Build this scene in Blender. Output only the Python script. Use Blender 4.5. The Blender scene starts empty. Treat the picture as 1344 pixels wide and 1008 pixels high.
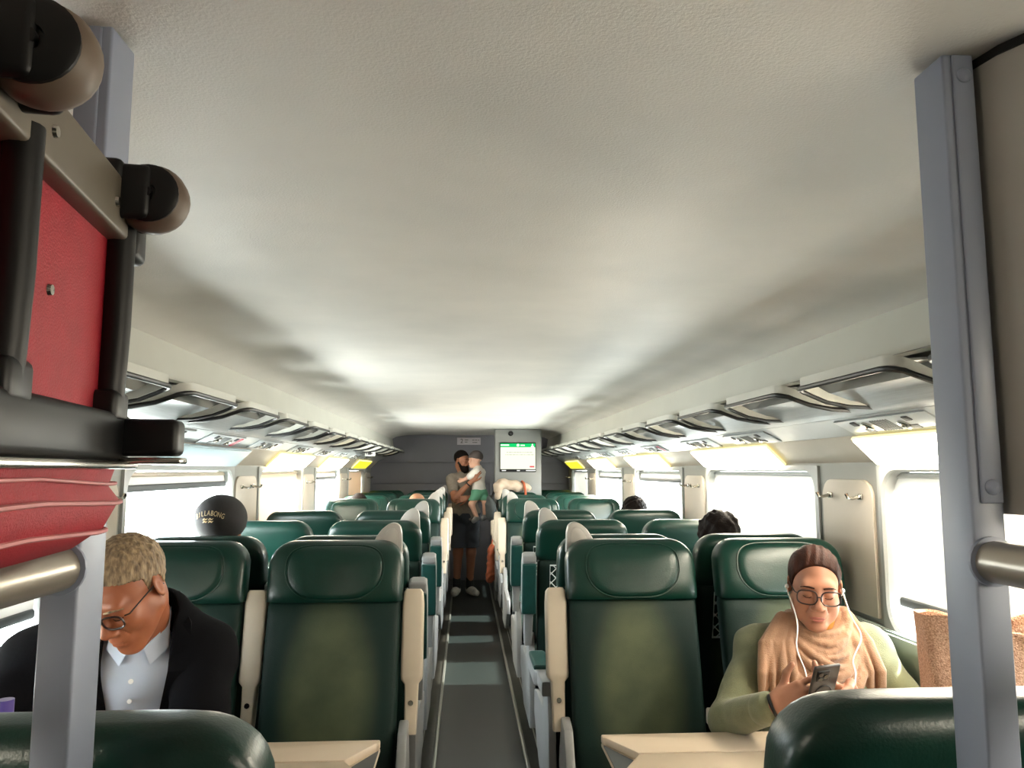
import bpy, bmesh, math, random
import numpy as np
from mathutils import Vector, Matrix
random.seed(7)
scene = bpy.context.scene
COL = scene.collection

# ------------------------------------------------------------------ camera, world, exposure
cam_d = bpy.data.cameras.new('camera'); cam = bpy.data.objects.new('camera', cam_d); COL.objects.link(cam)
cam.location = (0, 0, 1.505)
cam.rotation_euler = (math.radians(90 + 6.447), 0, math.radians(-3.469))
cam_d.sensor_width = 36; cam_d.lens = 1000 / 1344 * 36; cam_d.clip_start = 0.02
scene.camera = cam
world = bpy.data.worlds.new('sky'); scene.world = world; world.use_nodes = True
wn = world.node_tree.nodes; wl = world.node_tree.links
bgn = wn['Background']
# bright hazy sky above the horizon, paler ground below it
wtc = wn.new('ShaderNodeTexCoord'); wsp = wn.new('ShaderNodeSeparateXYZ'); wrp = wn.new('ShaderNodeValToRGB')
wmr = wn.new('ShaderNodeMapRange'); wmr.inputs['From Min'].default_value = -.1; wmr.inputs['From Max'].default_value = .1
wl.new(wtc.outputs['Generated'], wsp.inputs[0]); wl.new(wsp.outputs['Z'], wmr.inputs['Value']); wl.new(wmr.outputs[0], wrp.inputs['Fac'])
wrp.color_ramp.elements[0].color = (.76, .76, .72, 1); wrp.color_ramp.elements[1].color = (0.93, 0.97, 1.0, 1)
wl.new(wrp.outputs['Color'], bgn.inputs['Color'])
bgn.inputs['Strength'].default_value = 10.0
vs = scene.view_settings
vs.view_transform = 'Standard'; vs.look = 'None'; vs.exposure = 2.2; vs.gamma = 1.0; vs.use_curve_mapping = False
scene.cycles.max_bounces = 10; scene.cycles.diffuse_bounces = 6; scene.cycles.transparent_max_bounces = 12
scene.cycles.use_denoising = True; scene.cycles.caustics_reflective = False; scene.cycles.caustics_refractive = False
SUN = bpy.data.lights.new('sun', 'SUN'); sun = bpy.data.objects.new('sun', SUN); COL.objects.link(sun)
SUN.energy = 10.0; SUN.angle = math.radians(1.0); SUN.color = (1.0, 0.94, 0.84)
sun.rotation_euler = (0, math.radians(50), math.radians(4))
LAMP_POWER = 11.5

# ------------------------------------------------------------------ materials
def lin(c):
    return tuple(((v / 255) / 12.92 if v <= 10.3 else (((v / 255) + 0.055) / 1.055) ** 2.4) for v in c)
def mat(name, rgb, rough=0.5, metal=0.0, spec=0.5, noise=0.0, nscale=8.0, bump=0.0, bscale=200.0, rgb2=None, detail=4, sheen=0.0, coat=0.0, emit=0.0, stretch=None):
    m = bpy.data.materials.new(name); m.use_nodes = True
    nt = m.node_tree; N = nt.nodes; L = nt.links; p = N['Principled BSDF']
    c = lin(rgb)
    p.inputs['Base Color'].default_value = (*c, 1)
    p.inputs['Roughness'].default_value = rough; p.inputs['Metallic'].default_value = metal
    p.inputs['Specular IOR Level'].default_value = spec
    if sheen: p.inputs['Sheen Weight'].default_value = sheen
    if coat: p.inputs['Coat Weight'].default_value = coat; p.inputs['Coat Roughness'].default_value = 0.15
    if emit:
        p.inputs['Emission Color'].default_value = (*c, 1); p.inputs['Emission Strength'].default_value = emit
    tc = N.new('ShaderNodeTexCoord'); vec = tc.outputs['Object']
    if stretch:
        mp = N.new('ShaderNodeMapping'); mp.inputs['Scale'].default_value = stretch
        L.new(vec, mp.inputs['Vector']); vec = mp.outputs['Vector']
    if noise or rgb2:
        n = N.new('ShaderNodeTexNoise'); n.inputs['Scale'].default_value = nscale; n.inputs['Detail'].default_value = detail
        L.new(vec, n.inputs['Vector'])
        r = N.new('ShaderNodeValToRGB')
        c2 = lin(rgb2) if rgb2 else tuple(v * (1 - noise) for v in c)
        c1 = c if rgb2 else tuple(min(1, v * (1 + noise * .5)) for v in c)
        r.color_ramp.elements[0].color = (*c2, 1); r.color_ramp.elements[1].color = (*c1, 1)
        r.color_ramp.elements[0].position = 0.3; r.color_ramp.elements[1].position = 0.7
        L.new(n.outputs['Fac'], r.inputs['Fac']); L.new(r.outputs['Color'], p.inputs['Base Color'])
    if bump:
        n2 = N.new('ShaderNodeTexNoise'); n2.inputs['Scale'].default_value = bscale; n2.inputs['Detail'].default_value = 3
        L.new(vec, n2.inputs['Vector'])
        b = N.new('ShaderNodeBump'); b.inputs['Strength'].default_value = bump; b.inputs['Distance'].default_value = 0.004
        L.new(n2.outputs['Fac'], b.inputs['Height']); L.new(b.outputs['Normal'], p.inputs['Normal'])
    return m
def mat_glass(name):
    m = bpy.data.materials.new(name); m.use_nodes = True; N = m.node_tree.nodes; L = m.node_tree.links
    N.remove(N['Principled BSDF']); o = N['Material Output']
    t = N.new('ShaderNodeBsdfTransparent'); g = N.new('ShaderNodeBsdfGlossy'); x = N.new('ShaderNodeMixShader')
    t.inputs['Color'].default_value = (0.93, 0.96, 0.96, 1); g.inputs['Roughness'].default_value = 0.03
    x.inputs['Fac'].default_value = 0.06
    L.new(t.outputs[0], x.inputs[1]); L.new(g.outputs[0], x.inputs[2]); L.new(x.outputs[0], o.inputs['Surface'])
    return m
def mat_blind(name, rgb, trans, tcol):
    m = bpy.data.materials.new(name); m.use_nodes = True; N = m.node_tree.nodes; L = m.node_tree.links
    N.remove(N['Principled BSDF']); o = N['Material Output']
    t = N.new('ShaderNodeBsdfTranslucent'); g = N.new('ShaderNodeBsdfDiffuse'); x = N.new('ShaderNodeMixShader')
    n = N.new('ShaderNodeTexNoise'); n.inputs['Scale'].default_value = 2.5; n.inputs['Detail'].default_value = 3
    tc = N.new('ShaderNodeTexCoord'); L.new(tc.outputs['Object'], n.inputs['Vector'])
    r = N.new('ShaderNodeValToRGB'); c = lin(tcol)
    r.color_ramp.elements[0].color = tuple(v * .82 for v in c) + (1,); r.color_ramp.elements[1].color = (*c, 1)
    L.new(n.outputs['Fac'], r.inputs['Fac']); L.new(r.outputs['Color'], t.inputs['Color'])
    g.inputs['Color'].default_value = (*lin(rgb), 1); x.inputs['Fac'].default_value = trans
    L.new(g.outputs[0], x.inputs[1]); L.new(t.outputs[0], x.inputs[2]); L.new(x.outputs[0], o.inputs['Surface'])
    return m
def mat_emit(name, rgb, s, edge=None):
    m = bpy.data.materials.new(name); m.use_nodes = True; N = m.node_tree.nodes; L = m.node_tree.links
    N.remove(N['Principled BSDF']); o = N['Material Output']
    e = N.new('ShaderNodeEmission'); e.inputs['Color'].default_value = (*lin(rgb), 1); e.inputs['Strength'].default_value = s
    L.new(e.outputs[0], o.inputs['Surface']); return m

M = {}
M['ceiling'] = mat('ceiling_fabric', (216, 212, 206), 0.5, spec=0.3, rgb2=(203, 200, 195), nscale=3.0, detail=8, bump=0.25, bscale=260)
M['bulkhead'] = mat('bulkhead_plastic', (188, 188, 180), 0.45, noise=0.05, nscale=3)
M['under'] = mat('rack_underside', (150, 150, 145), 0.5)
M['alu'] = mat('brushed_aluminium', (164, 166, 167), 0.4, metal=0.8, noise=0.12, nscale=30, stretch=(8, .3, 8))
M['chrome'] = mat('chrome', (190, 186, 178), 0.2, metal=1.0)
M['panel'] = mat('panel_grey', (154, 157, 158), 0.35, noise=0.05, nscale=6)
M['panel_plate'] = mat('plate_light_grey', (166, 171, 174), 0.3)
M['wall'] = mat('wall_grey', (150, 150, 143), 0.5, noise=0.05, nscale=5)
M['wallbeige'] = mat('pillar_beige', (186, 176, 162), 0.45, noise=0.06, nscale=5)
M['frame'] = mat('window_frame_grey', (168, 170, 168), 0.35)
M['sill'] = mat('sill_grey_green', (146, 156, 150), 0.4, noise=0.05)
M['endwall'] = mat('end_wall_slate', (126, 125, 134), 0.5, noise=0.05, nscale=3)
M['cabinet'] = mat('cabinet_grey', (112, 113, 110), 0.4, noise=0.04, nscale=3)
M['floor'] = mat('floor_linoleum', (20, 26, 25), 0.34, noise=0.2, nscale=160, spec=0.4)
M['track'] = mat('floor_track_dark', (58, 56, 50), 0.3, metal=0.5, noise=0.3, nscale=20)
M['rail'] = mat('floor_rail_metal', (168, 168, 160), 0.3, metal=0.9)
M['leather'] = mat('green_leather', (4, 46, 37), 0.32, spec=0.45, rgb2=(6, 38, 31), nscale=5, bump=0.12, bscale=220)
M['fabric'] = mat('green_seat_cover', (6, 38, 33), 0.6, spec=0.3, rgb2=(15, 33, 28), nscale=3.0, bump=0.2, bscale=320)
def worn(m, c_worn):
    # sat-on centre of the cover: an olive worn patch that belongs to the cloth
    nt = m.node_tree; N = nt.nodes; L = nt.links; p = N['Principled BSDF']
    src = p.inputs['Base Color'].links[0].from_socket
    tc = N.new('ShaderNodeTexCoord'); mp = N.new('ShaderNodeMapping'); mp.inputs['Location'].default_value = (0, 0, -1.85); mp.inputs['Scale'].default_value = (5.2, 0, 2.5)
    g = N.new('ShaderNodeTexGradient'); g.gradient_type = 'SPHERICAL'
    n = N.new('ShaderNodeTexNoise'); n.inputs['Scale'].default_value = 7; n.inputs['Detail'].default_value = 5
    mu = N.new('ShaderNodeMath'); mu.operation = 'MULTIPLY'; mx = N.new('ShaderNodeMix'); mx.data_type = 'RGBA'
    r = N.new('ShaderNodeMapRange'); r.inputs['From Min'].default_value = .2; r.inputs['From Max'].default_value = .6; r.inputs['To Min'].default_value = .5
    L.new(tc.outputs['Object'], mp.inputs['Vector']); L.new(mp.outputs[0], g.inputs[0]); L.new(tc.outputs['Object'], n.inputs['Vector'])
    r2 = N.new('ShaderNodeMapRange'); r2.inputs['From Max'].default_value = .55; r2.interpolation_type = 'SMOOTHSTEP'; L.new(g.outputs['Fac'], r2.inputs['Value'])
    L.new(n.outputs['Fac'], r.inputs['Value']); L.new(r2.outputs[0], mu.inputs[0]); L.new(r.outputs[0], mu.inputs[1])
    L.new(mu.outputs[0], mx.inputs['Factor']); L.new(src, mx.inputs['A']); mx.inputs['B'].default_value = (*lin(c_worn), 1); L.new(mx.outputs['Result'], p.inputs['Base Color'])
worn(M['fabric'], (82, 90, 66))
M['teal'] = mat('teal_armrest_pad', (10, 62, 57), 0.5, noise=0.15, nscale=30)
M['beige'] = mat('beige_plastic', (198, 184, 164), 0.42, noise=0.05, nscale=9)
M['greyp'] = mat('grey_plastic', (142, 143, 143), 0.4, noise=0.05, nscale=9)
M['fin'] = mat('light_grey_handle', (168, 164, 158), 0.38, noise=0.04)
M['darkp'] = mat('dark_grey_plastic', (74, 78, 80), 0.5)
M['net'] = mat('white_net_cord', (215, 220, 218), 0.6)
M['black'] = mat('black_plastic', (11, 11, 12), 0.42, spec=0.3)
M['trim'] = mat('black_trim', (14, 14, 14), 0.4)
M['post'] = mat('post_blue_grey', (136, 143, 160), 0.36, noise=0.05, nscale=6)
M['rackpanel'] = mat('rack_panel_grey', (158, 154, 148), 0.45, noise=0.06, nscale=5)
M['tube'] = mat('satin_tube', (166, 158, 146), 0.32, metal=0.75, noise=0.08, nscale=4)
M['red'] = mat('red_nylon', (150, 16, 34), 0.62, noise=0.12, nscale=40, bump=0.3, bscale=500)
M['zip'] = mat('zipper_pink', (178, 104, 104), 0.5)
M['wheel'] = mat('brown_wheel_rubber', (98, 84, 72), 0.5, noise=0.15, nscale=20)
M['plate'] = mat('bronze_plate', (92, 84, 72), 0.42, noise=0.1, nscale=20)
M['table'] = mat('table_beige', (206, 188, 166), 0.35, noise=0.04, nscale=8)
M['gold'] = mat('copper_glitter', (232, 190, 160), 0.35, metal=0.55, rgb2=(176, 124, 96), nscale=260, bump=0.9, bscale=330)
M['purple'] = mat('purple_plastic', (92, 76, 150), 0.3)
M['white'] = mat('white_plastic', (225, 225, 222), 0.4)
M['skin_w'] = mat('skin_woman', (172, 124, 100), 0.5, spec=0.3, rgb2=(160, 108, 84), nscale=18)
M['skin_m'] = mat('skin_man', (176, 108, 74), 0.45, rgb2=(160, 92, 62), nscale=18)
M['skin_d'] = mat('skin_tan', (150, 98, 72), 0.5)
M['skin_c'] = mat('skin_child', (214, 166, 142), 0.5)
M['hair_dark'] = mat('hair_dark_brown', (28, 13, 8), 0.6, spec=0.15, rgb2=(66, 32, 19), nscale=9, stretch=(6, 1, 1), bump=0.6, bscale=90)
M['hair_black'] = mat('hair_black', (20, 13, 10), 0.7, spec=0.12, bump=0.8, bscale=120)
M['hair_grey'] = mat('hair_grey', (176, 150, 116), 0.6, rgb2=(98, 80, 62), nscale=120, bump=0.9, bscale=160, stretch=(1, 1, .35))  # grey hair, with the warm lamp light put into its colour
M['sweater'] = mat('sage_knit', (120, 122, 92), 0.85, noise=0.12, nscale=40, bump=0.5, bscale=400, sheen=0.2)
M['scarf'] = mat('tan_scarf', (156, 118, 90), 0.85, noise=0.14, nscale=24, bump=0.5, bscale=300, sheen=0.2)
M['mustard'] = mat('mustard_top', (190, 132, 62), 0.8)
M['jacket'] = mat('navy_black_jacket', (11, 11, 15), 0.9, spec=0.12, noise=0.2, nscale=200)
M['shirt'] = mat('pale_blue_shirt', (196, 206, 222), 0.7, noise=0.05, nscale=10)
M['trousers'] = mat('dark_trousers', (38, 40, 46), 0.8)
M['polo'] = mat('grey_polo', (128, 118, 106), 0.8, noise=0.12, nscale=30)
M['shorts'] = mat('slate_shorts', (52, 56, 64), 0.8)
M['cshirt'] = mat('white_tee', (222, 216, 208), 0.8)
M['cshorts'] = mat('sea_green_shorts', (92, 150, 122), 0.8)
M['capgrey'] = mat('brown_grey_cap', (78, 70, 68), 0.8)
M['capblack'] = mat('black_cap', (34, 31, 32), 0.8, noise=0.15, nscale=60)
M['capprint'] = mat('cap_print_cream', (214, 190, 150), 0.7)
M['shoe'] = mat('pale_trainer', (190, 184, 172), 0.6, noise=0.3, nscale=40)
M['hair_tan'] = mat('hair_tan', (132, 92, 66), 0.6)
M['sock'] = mat('dark_sock', (30, 30, 32), 0.8)
M['phone'] = mat('phone_graphite', (34, 31, 31), 0.35)
M['lens'] = mat('lens_black', (8, 8, 10), 0.08)
M['glassesframe'] = mat('spectacle_frame', (40, 22, 20), 0.3)
M['lip'] = mat('lips', (158, 92, 80), 0.45)
M['eye'] = mat('eye_white', (214, 206, 198), 0.2)
M['cream'] = mat('cream_cloth', (170, 152, 134), 0.85, noise=0.08, nscale=10)
M['orange'] = mat('rust_orange_cloth', (150, 74, 44), 0.85)
M['backpack'] = mat('dark_grey_fabric', (54, 58, 58), 0.85, noise=0.15, nscale=30)
M['blueclothes'] = mat('charcoal_clothes', (56, 58, 66), 0.85)
M['glass'] = mat_glass('window_glass')
M['blind'] = mat_blind('white_roller_blind', (222, 220, 216), 0.16, (235, 233, 230))
M['blinddim'] = mat_blind('cream_blind_dense', (206, 196, 182), 0.06, (230, 205, 175))
M['blindcream'] = mat_blind('cream_roller_blind', (222, 206, 188), 0.12, (230, 205, 175))
M['lamp'] = mat_emit('lamp_diffuser', (255, 243, 220), LAMP_POWER)
M['lampedge'] = mat('lamp_edge_yellow_glow', (248, 236, 165), 0.4, emit=0.3)  # yellow glow around the lamps, put into the frame's colour and emission
M['lampoff'] = mat('lamp_cover_pale', (186, 204, 212), 0.25)
M['lampyellow'] = mat_emit('lamp_diffuser_yellow', (236, 226, 60), 0.31)
M['screen'] = mat_emit('screen_white', (232, 236, 212), 0.31)
M['sgreen'] = mat_emit('screen_green', (24, 196, 104), 0.29)
M['stext'] = mat_emit('screen_text_grey', (168, 172, 156), 0.28)
M['sred'] = mat_emit('screen_red', (214, 90, 100), 0.29)
M['swhite'] = mat_emit('screen_bright', (250, 252, 240), 0.34)
M['ink'] = mat('print_ink_grey', (110, 112, 112), 0.6)
M['inkdark'] = mat('print_ink_dark', (50, 50, 54), 0.6)
M['inkred'] = mat('print_ink_red', (200, 60, 80), 0.6)
M['signwhite'] = mat('sign_lilac_white', (196, 190, 198), 0.5)
M['earphone'] = mat('earphone_white', (236, 232, 226), 0.4)

# ------------------------------------------------------------------ mesh helpers
class B:
    def __init__(s): s.bm = bmesh.new()
    def _merge(s, b2):
        me = bpy.data.meshes.new('tmp'); b2.to_mesh(me); b2.free(); s.bm.from_mesh(me); bpy.data.meshes.remove(me)
    def box(s, c, size, bev=0.0, R=None, seg=3):
        b = bmesh.new(); bmesh.ops.create_cube(b, size=1)
        for v in b.verts: v.co = Vector((v.co.x * size[0], v.co.y * size[1], v.co.z * size[2]))
        if bev: bmesh.ops.bevel(b, geom=b.edges[:] , offset=min(bev, min(size) * .49), segments=seg, profile=.5, affect='EDGES')
        mt = Matrix.Translation(Vector(c))
        if R is not None: mt = mt @ (R.to_4x4() if isinstance(R, Matrix) else R)
        b.transform(mt); s._merge(b); return s
    def prism(s, pts, axis, a0, a1, bev=0.0, seg=2):
        # pts: 2D outline; axis: 0 -> (y,z), 1 -> (x,z), 2 -> (x,y)
        b = bmesh.new()
        def p3(p, a):
            if axis == 0: return (a, p[0], p[1])
            if axis == 1: return (p[0], a, p[1])
            return (p[0], p[1], a)
        v0 = [b.verts.new(p3(p, a0)) for p in pts]; v1 = [b.verts.new(p3(p, a1)) for p in pts]
        b.faces.new(v0); b.faces.new(v1[::-1]); n = len(pts)
        for i in range(n): b.faces.new((v0[i], v1[i], v1[(i + 1) % n], v0[(i + 1) % n]))
        bmesh.ops.recalc_face_normals(b, faces=b.faces[:])
        if bev: bmesh.ops.bevel(b, geom=b.edges[:], offset=bev, segments=seg, profile=.5, affect='EDGES', clamp_overlap=True)
        s._merge(b); return s
    def rings(s, rings, cap=True, closed=False):
        b = s.bm; vs_ = [[b.verts.new(p) for p in r] for r in rings]; n = len(rings[0])
        rng = range(len(vs_) if closed else len(vs_) - 1)
        for i in rng:
            A, C = vs_[i], vs_[(i + 1) % len(vs_)]
            for j in range(n):
                b.faces.new((A[j], A[(j + 1) % n], C[(j + 1) % n], C[j]))
        if cap and not closed: b.faces.new(vs_[0][::-1]); b.faces.new(vs_[-1])
        return s
    def tube(s, path, r, n=10, cap=True, closed=False, flat=1.0):
        P = [Vector(p) for p in path]; m = len(P); rr = r if hasattr(r, '__len__') else [r] * m
        up = None; R = []
        for i, p in enumerate(P):
            if closed: t = (P[(i + 1) % m] - P[i - 1])
            else: t = P[min(i + 1, m - 1)] - P[max(i - 1, 0)]
            t.normalize()
            if up is None: up = Vector((0, 0, 1)) if abs(t.z) < .9 else Vector((1, 0, 0))
            u = (up - t * up.dot(t)).normalized(); w = t.cross(u); up = u
            R.append([p + (u * math.cos(2 * math.pi * k / n) * flat + w * math.sin(2 * math.pi * k / n)) * rr[i] for k in range(n)])
        s.rings(R, cap, closed); return s
    def lathe(s, prof, n=24, c=(0, 0, 0), R=None):
        # prof: (radius, z)
        rings = []
        for r, z in prof:
            ring = [Vector((r * math.cos(2 * math.pi * k / n), r * math.sin(2 * math.pi * k / n), z)) for k in range(n)]
            rings.append([(R @ p if R is not None else p) + Vector(c) for p in ring])
        s.rings(rings); return s
    def quad(s, a, b_, c, d): s.bm.faces.new([s.bm.verts.new(p) for p in (a, b_, c, d)]); return s
    def sphere(s, c, r, n=16, R=None):
        b = bmesh.new(); bmesh.ops.create_uvsphere(b, u_segments=n, v_segments=max(8, n // 2), radius=1)
        rr = r if hasattr(r, '__len__') else (r, r, r)
        for v in b.verts: v.co = Vector((v.co.x * rr[0], v.co.y * rr[1], v.co.z * rr[2]))
        mt = Matrix.Translation(Vector(c))
        if R is not None: mt = mt @ R.to_4x4()
        b.transform(mt); s._merge(b); return s
    def mesh(s, name, m, ang=35):
        bmesh.ops.recalc_face_normals(s.bm, faces=s.bm.faces[:])
        me = bpy.data.meshes.new(name); s.bm.to_mesh(me); s.bm.free()
        for p in me.polygons: p.use_smooth = True
        me.set_sharp_from_angle(angle=math.radians(ang)); me.materials.append(m); return me
    def obj(s, name, m, parent=None, ang=35): return link(name, s.mesh(name, m, ang), parent)
def link(name, me, parent=None):
    o = bpy.data.objects.new(name, me); COL.objects.link(o)
    if parent is not None: o.parent = parent
    return o
def tag(o, label, cat, group=None):
    o['label'] = label; o['category'] = cat
    if group: o['group'] = group
    return o
def thing(name, label, cat, loc=(0, 0, 0), rz=0, group=None):
    o = bpy.data.objects.new(name, None); COL.objects.link(o); o.empty_display_size = .1
    o.location = loc; o.rotation_euler = (0, 0, rz); return tag(o, label, cat, group)
def struct(o): o['kind'] = 'structure'; return o
def kids(o): return [c for c in COL.objects if c.parent is o]
def copy_tree(o, parent=None, name=None):
    c = o.copy(); COL.objects.link(c)
    if parent is not None: c.parent = parent
    for k in kids(o): copy_tree(k, c)
    return c
def sup(cx, cy, z, w, t, n=36, e=4.0):
    R = []
    for k in range(n):
        a = 2 * math.pi * k / n; c, s_ = math.cos(a), math.sin(a)
        R.append((cx + w * math.copysign(abs(c) ** (2 / e), c), cy + t * math.copysign(abs(s_) ** (2 / e), s_), z))
    return R
ORD = ['first', 'second', 'third', 'fourth', 'fifth', 'sixth', 'seventh', 'eighth', 'ninth', 'tenth', 'eleventh', 'twelfth', 'thirteenth', 'fourteenth', 'fifteenth', 'sixteenth', 'seventeenth']

# ------------------------------------------------------------------ setting
XC = 0.07; HW = 1.38; EYE = 1.505; YB = -1.6; YE = 10.75
def sx(s, o): return XC + s * o
WINR = [(-.85, .62), (1.13, 2.60), (3.07, 4.52), (5.03, 6.46), (6.98, 8.43), (8.95, 10.35)]  # first one, out of view by the camera, added to light the foreground
WINL = [(-.85, .60), (1.10, 2.55), (3.02, 4.40), (4.93, 6.24), (6.75, 8.02), (8.62, 9.99)]  # its first window too is unseen, added for more foreground light
WZ0, WZ1 = 0.95, 1.517
# floor
B().box((XC, (YB + YE) / 2, -0.03), (2 * HW + .3, YE - YB + .2, 0.06)).obj('floor', M['floor'])['kind'] = 'structure'
# ceiling, extruded profile
cp = [(-1.115, .425), (-1.09, .437), (-1.04, .462), (-.96, .478), (-.87, .486), (-.6, .487), (0, .487), (.6, .487), (.87, .486), (.885, .478), (.96, .470), (1.04, .456), (1.09, .437), (1.115, .425)]
b = B(); ys = [YB, 0.2, 0.9, 1.6, 2.4, YE]; dip = [.018, .018, .016, .008, 0, 0]
top = []
for y, dz in zip(ys, dip): top.append([b.bm.verts.new((XC + o, y, EYE + z - dz)) for o, z in cp])
for i in range(len(ys) - 1):
    for j in range(len(cp) - 1): b.bm.faces.new((top[i][j], top[i][j + 1], top[i + 1][j + 1], top[i + 1][j]))
r = bmesh.ops.extrude_face_region(b.bm, geom=b.bm.faces[:])
for v in r['geom']:
    if isinstance(v, bmesh.types.BMVert): v.co.z += .05
b.obj('ceiling', M['ceiling'], ang=60)['kind'] = 'structure'
def strip(name, prof, s, m, th=.02, y0=YB, y1=YE):
    # an extruded sheet along the coach; prof in (offset, z above eye), thickness outward
    pts = [(sx(s, o), EYE + z) for o, z in prof]
    out = [(sx(s, o + th * .7), EYE + z + th * .7) for o, z in prof][::-1]
    o = B().prism(pts + out, 1, y0, y1).obj(name, m, ang=30); o['kind'] = 'structure'; return o
tn = 1
for s in (-1, 1):
    strip('trim_%d' % tn, [(1.10, .44), (1.09, .434), (1.075, .33), (1.065, .305)], s, M['bulkhead']); tn += 1
    strip('trim_%d' % tn, [(1.065, .305), (1.085, .28), (1.055, .237)], s, M['under'], .012); tn += 1
    strip('trim_%d' % tn, [(1.055, .236), (1.10, .219), (1.105, .214), (1.15, .194), (1.155, .189), (1.19, .173)], s, M['alu'], .015); tn += 1
    strip('trim_%d' % tn, [(1.19, .172), (1.29, .12)], s, M['panel'], .02); tn += 1
    strip('trim_%d' % tn, [(1.29, .119), (1.38, .028), (1.395, .020), (1.395, .008)], s, M['wallbeige'], .02); tn += 1
for s, W, nm in ((-1, WINL, 'left'), (1, WINR, 'right')):
    b = B()
    b.box((sx(s, HW + .045), (YB + YE) / 2, WZ0 / 2), (.09, YE - YB, WZ0))
    ed = [YB] + [v for w in W for v in w] + [YE]
    for i in range(0, len(ed), 2):
        b.box((sx(s, HW + .045), (ed[i] + ed[i + 1]) / 2, (WZ0 + WZ1) / 2), (.09, ed[i + 1] - ed[i], WZ1 - WZ0))
    b.box((sx(s, HW + .045), (YB + YE) / 2, WZ1 + .06), (.09, YE - YB, .12))
    b.box((sx(s, HW + .12), (YB + YE) / 2, WZ1 + .35), (.02, YE - YB, .5))
    b.obj('wall_' + nm, M['wall'])['kind'] = 'structure'
    # lower heater ledge below the windows
    pr = [(sx(s, HW), .97), (sx(s, HW - .05), .965), (sx(s, HW - .06), .93), (sx(s, HW - .012), .78), (sx(s, HW), .78)]
    b = B().prism(pr, 1, .6, YE)
    for k in range(3): b.box((sx(s, HW - .008 - .014 * k), (YE + .6) / 2, .9695), (.004, YE - .6, .004))
    b.obj('trim_%d' % tn, M['sill'])['kind'] = 'structure'; tn += 1
    B().prism([(sx(s, HW), 0), (sx(s, HW - .06), 0), (sx(s, HW - .06), .10), (sx(s, HW), .13)], 1, .6, YE).obj('baseboard_' + nm, M['darkp'])['kind'] = 'structure'
    # windows: rounded frame ring, glass set back
    for i, (y0, y1) in enumerate(W):
        yc, zc = (y0 + y1) / 2, (WZ0 + WZ1) / 2; hw, hh = (y1 - y0) / 2, (WZ1 - WZ0) / 2
        R = .09; rings = []
        inn = []; 
        for cyx, cz, a0 in ((1, 1, 0), (-1, 1, 90), (-1, -1, 180), (1, -1, 270)):
            for k in range(7):
                a = math.radians(a0 + 15 * k); inn.append((cyx * (hw - .025 - R) + R * math.cos(a), cz * (hh - .018 - R) + R * math.sin(a)))
        outr = []
        for (y, z) in inn:
            f = max(abs(y) / hw, abs(z) / hh); outr.append((y / f * 1.012, z / f * 1.03))
        lip = [(y * 1.012, z * 1.028) for y, z in inn]
        def r3(pp, o): return [(sx(s, o), yc + y, zc + z) for y, z in pp]
        b = B().rings([r3(outr, HW - .012), r3(lip, HW - .014), r3(inn, HW - .006), r3(inn, HW + .07), r3(outr, HW + .07)], cap=False, closed=True)
        w = b.obj('window_%d' % (i + 1 + (6 if s > 0 else 0)), M['frame']); w['kind'] = 'structure'
        B().prism([(yc + y * 1.02, zc + z * 1.02) for y, z in inn], 0, sx(s, HW + .074), sx(s, HW + .080)).obj('glass_pane', M['glass'], w)
        if i > -1:
            pl = bpy.data.lights.new('daylight_portal', 'AREA'); pl.shape = 'RECTANGLE'; pl.size = 2 * hw; pl.size_y = 2 * hh
            pl.cycles.is_portal = True
            po = bpy.data.objects.new('daylight_portal', pl); COL.objects.link(po); po.location = (sx(s, HW + .095), yc, zc)
            po.rotation_euler = Vector((-s, 0, 0)).to_track_quat('-Z', 'Y').to_euler()
# end walls
b = B()
b.box((XC, YE + .09, 1.05), (2 * HW + .4, .06, 2.2)); b.box((XC, YE + .04, .52), (2 * HW + .2, .08, 1.04)); b.box((XC, YE + .04, 1.19), (2 * HW + .2, .08, .25), .004)
b.box((XC, YE + .04, 1.465), (2 * HW + .2, .08, .29), .004); b.box((XC, YE + .04, 1.82), (2 * HW + .2, .08, .41), .004)
b.box((XC - .5, YE - .004, 1.19), (.006, .01, .24)); b.box((-.25, YE - .002, .7), (.03, .02, 1.4), .003); b.box((.36, YE - .002, .7), (.03, .02, 1.4), .003)
b.obj('wall_back', M['endwall'])['kind'] = 'structure'
B().box((XC, YB - .04, 1.0), (2 * HW + .3, .08, 2.1)).obj('wall_front', M['wall'])['kind'] = 'structure'
# aisle tracks on the floor
for s, xs in ((-1, (-.150, -.20, -.252)), (1, (.327, .375, .425))):
    B().box((xs[1], (YE + .9) / 2, .006), (abs(xs[2] - xs[0]), YE - .9, .012)).obj('trim_%d' % tn, M['track'])['kind'] = 'structure'; tn += 1
    b = B()
    for x in (xs[0], xs[2]): b.box((x, (YE + .9) / 2, .010), (.018, YE - .9, .022), .003)
    b.box(((xs[1] + xs[2]) / 2 , (YE + .9) / 2, .010), (.006, YE - .9, .02), .002)
    b.obj('trim_%d' % tn, M['rail'])['kind'] = 'structure'; tn += 1

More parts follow.
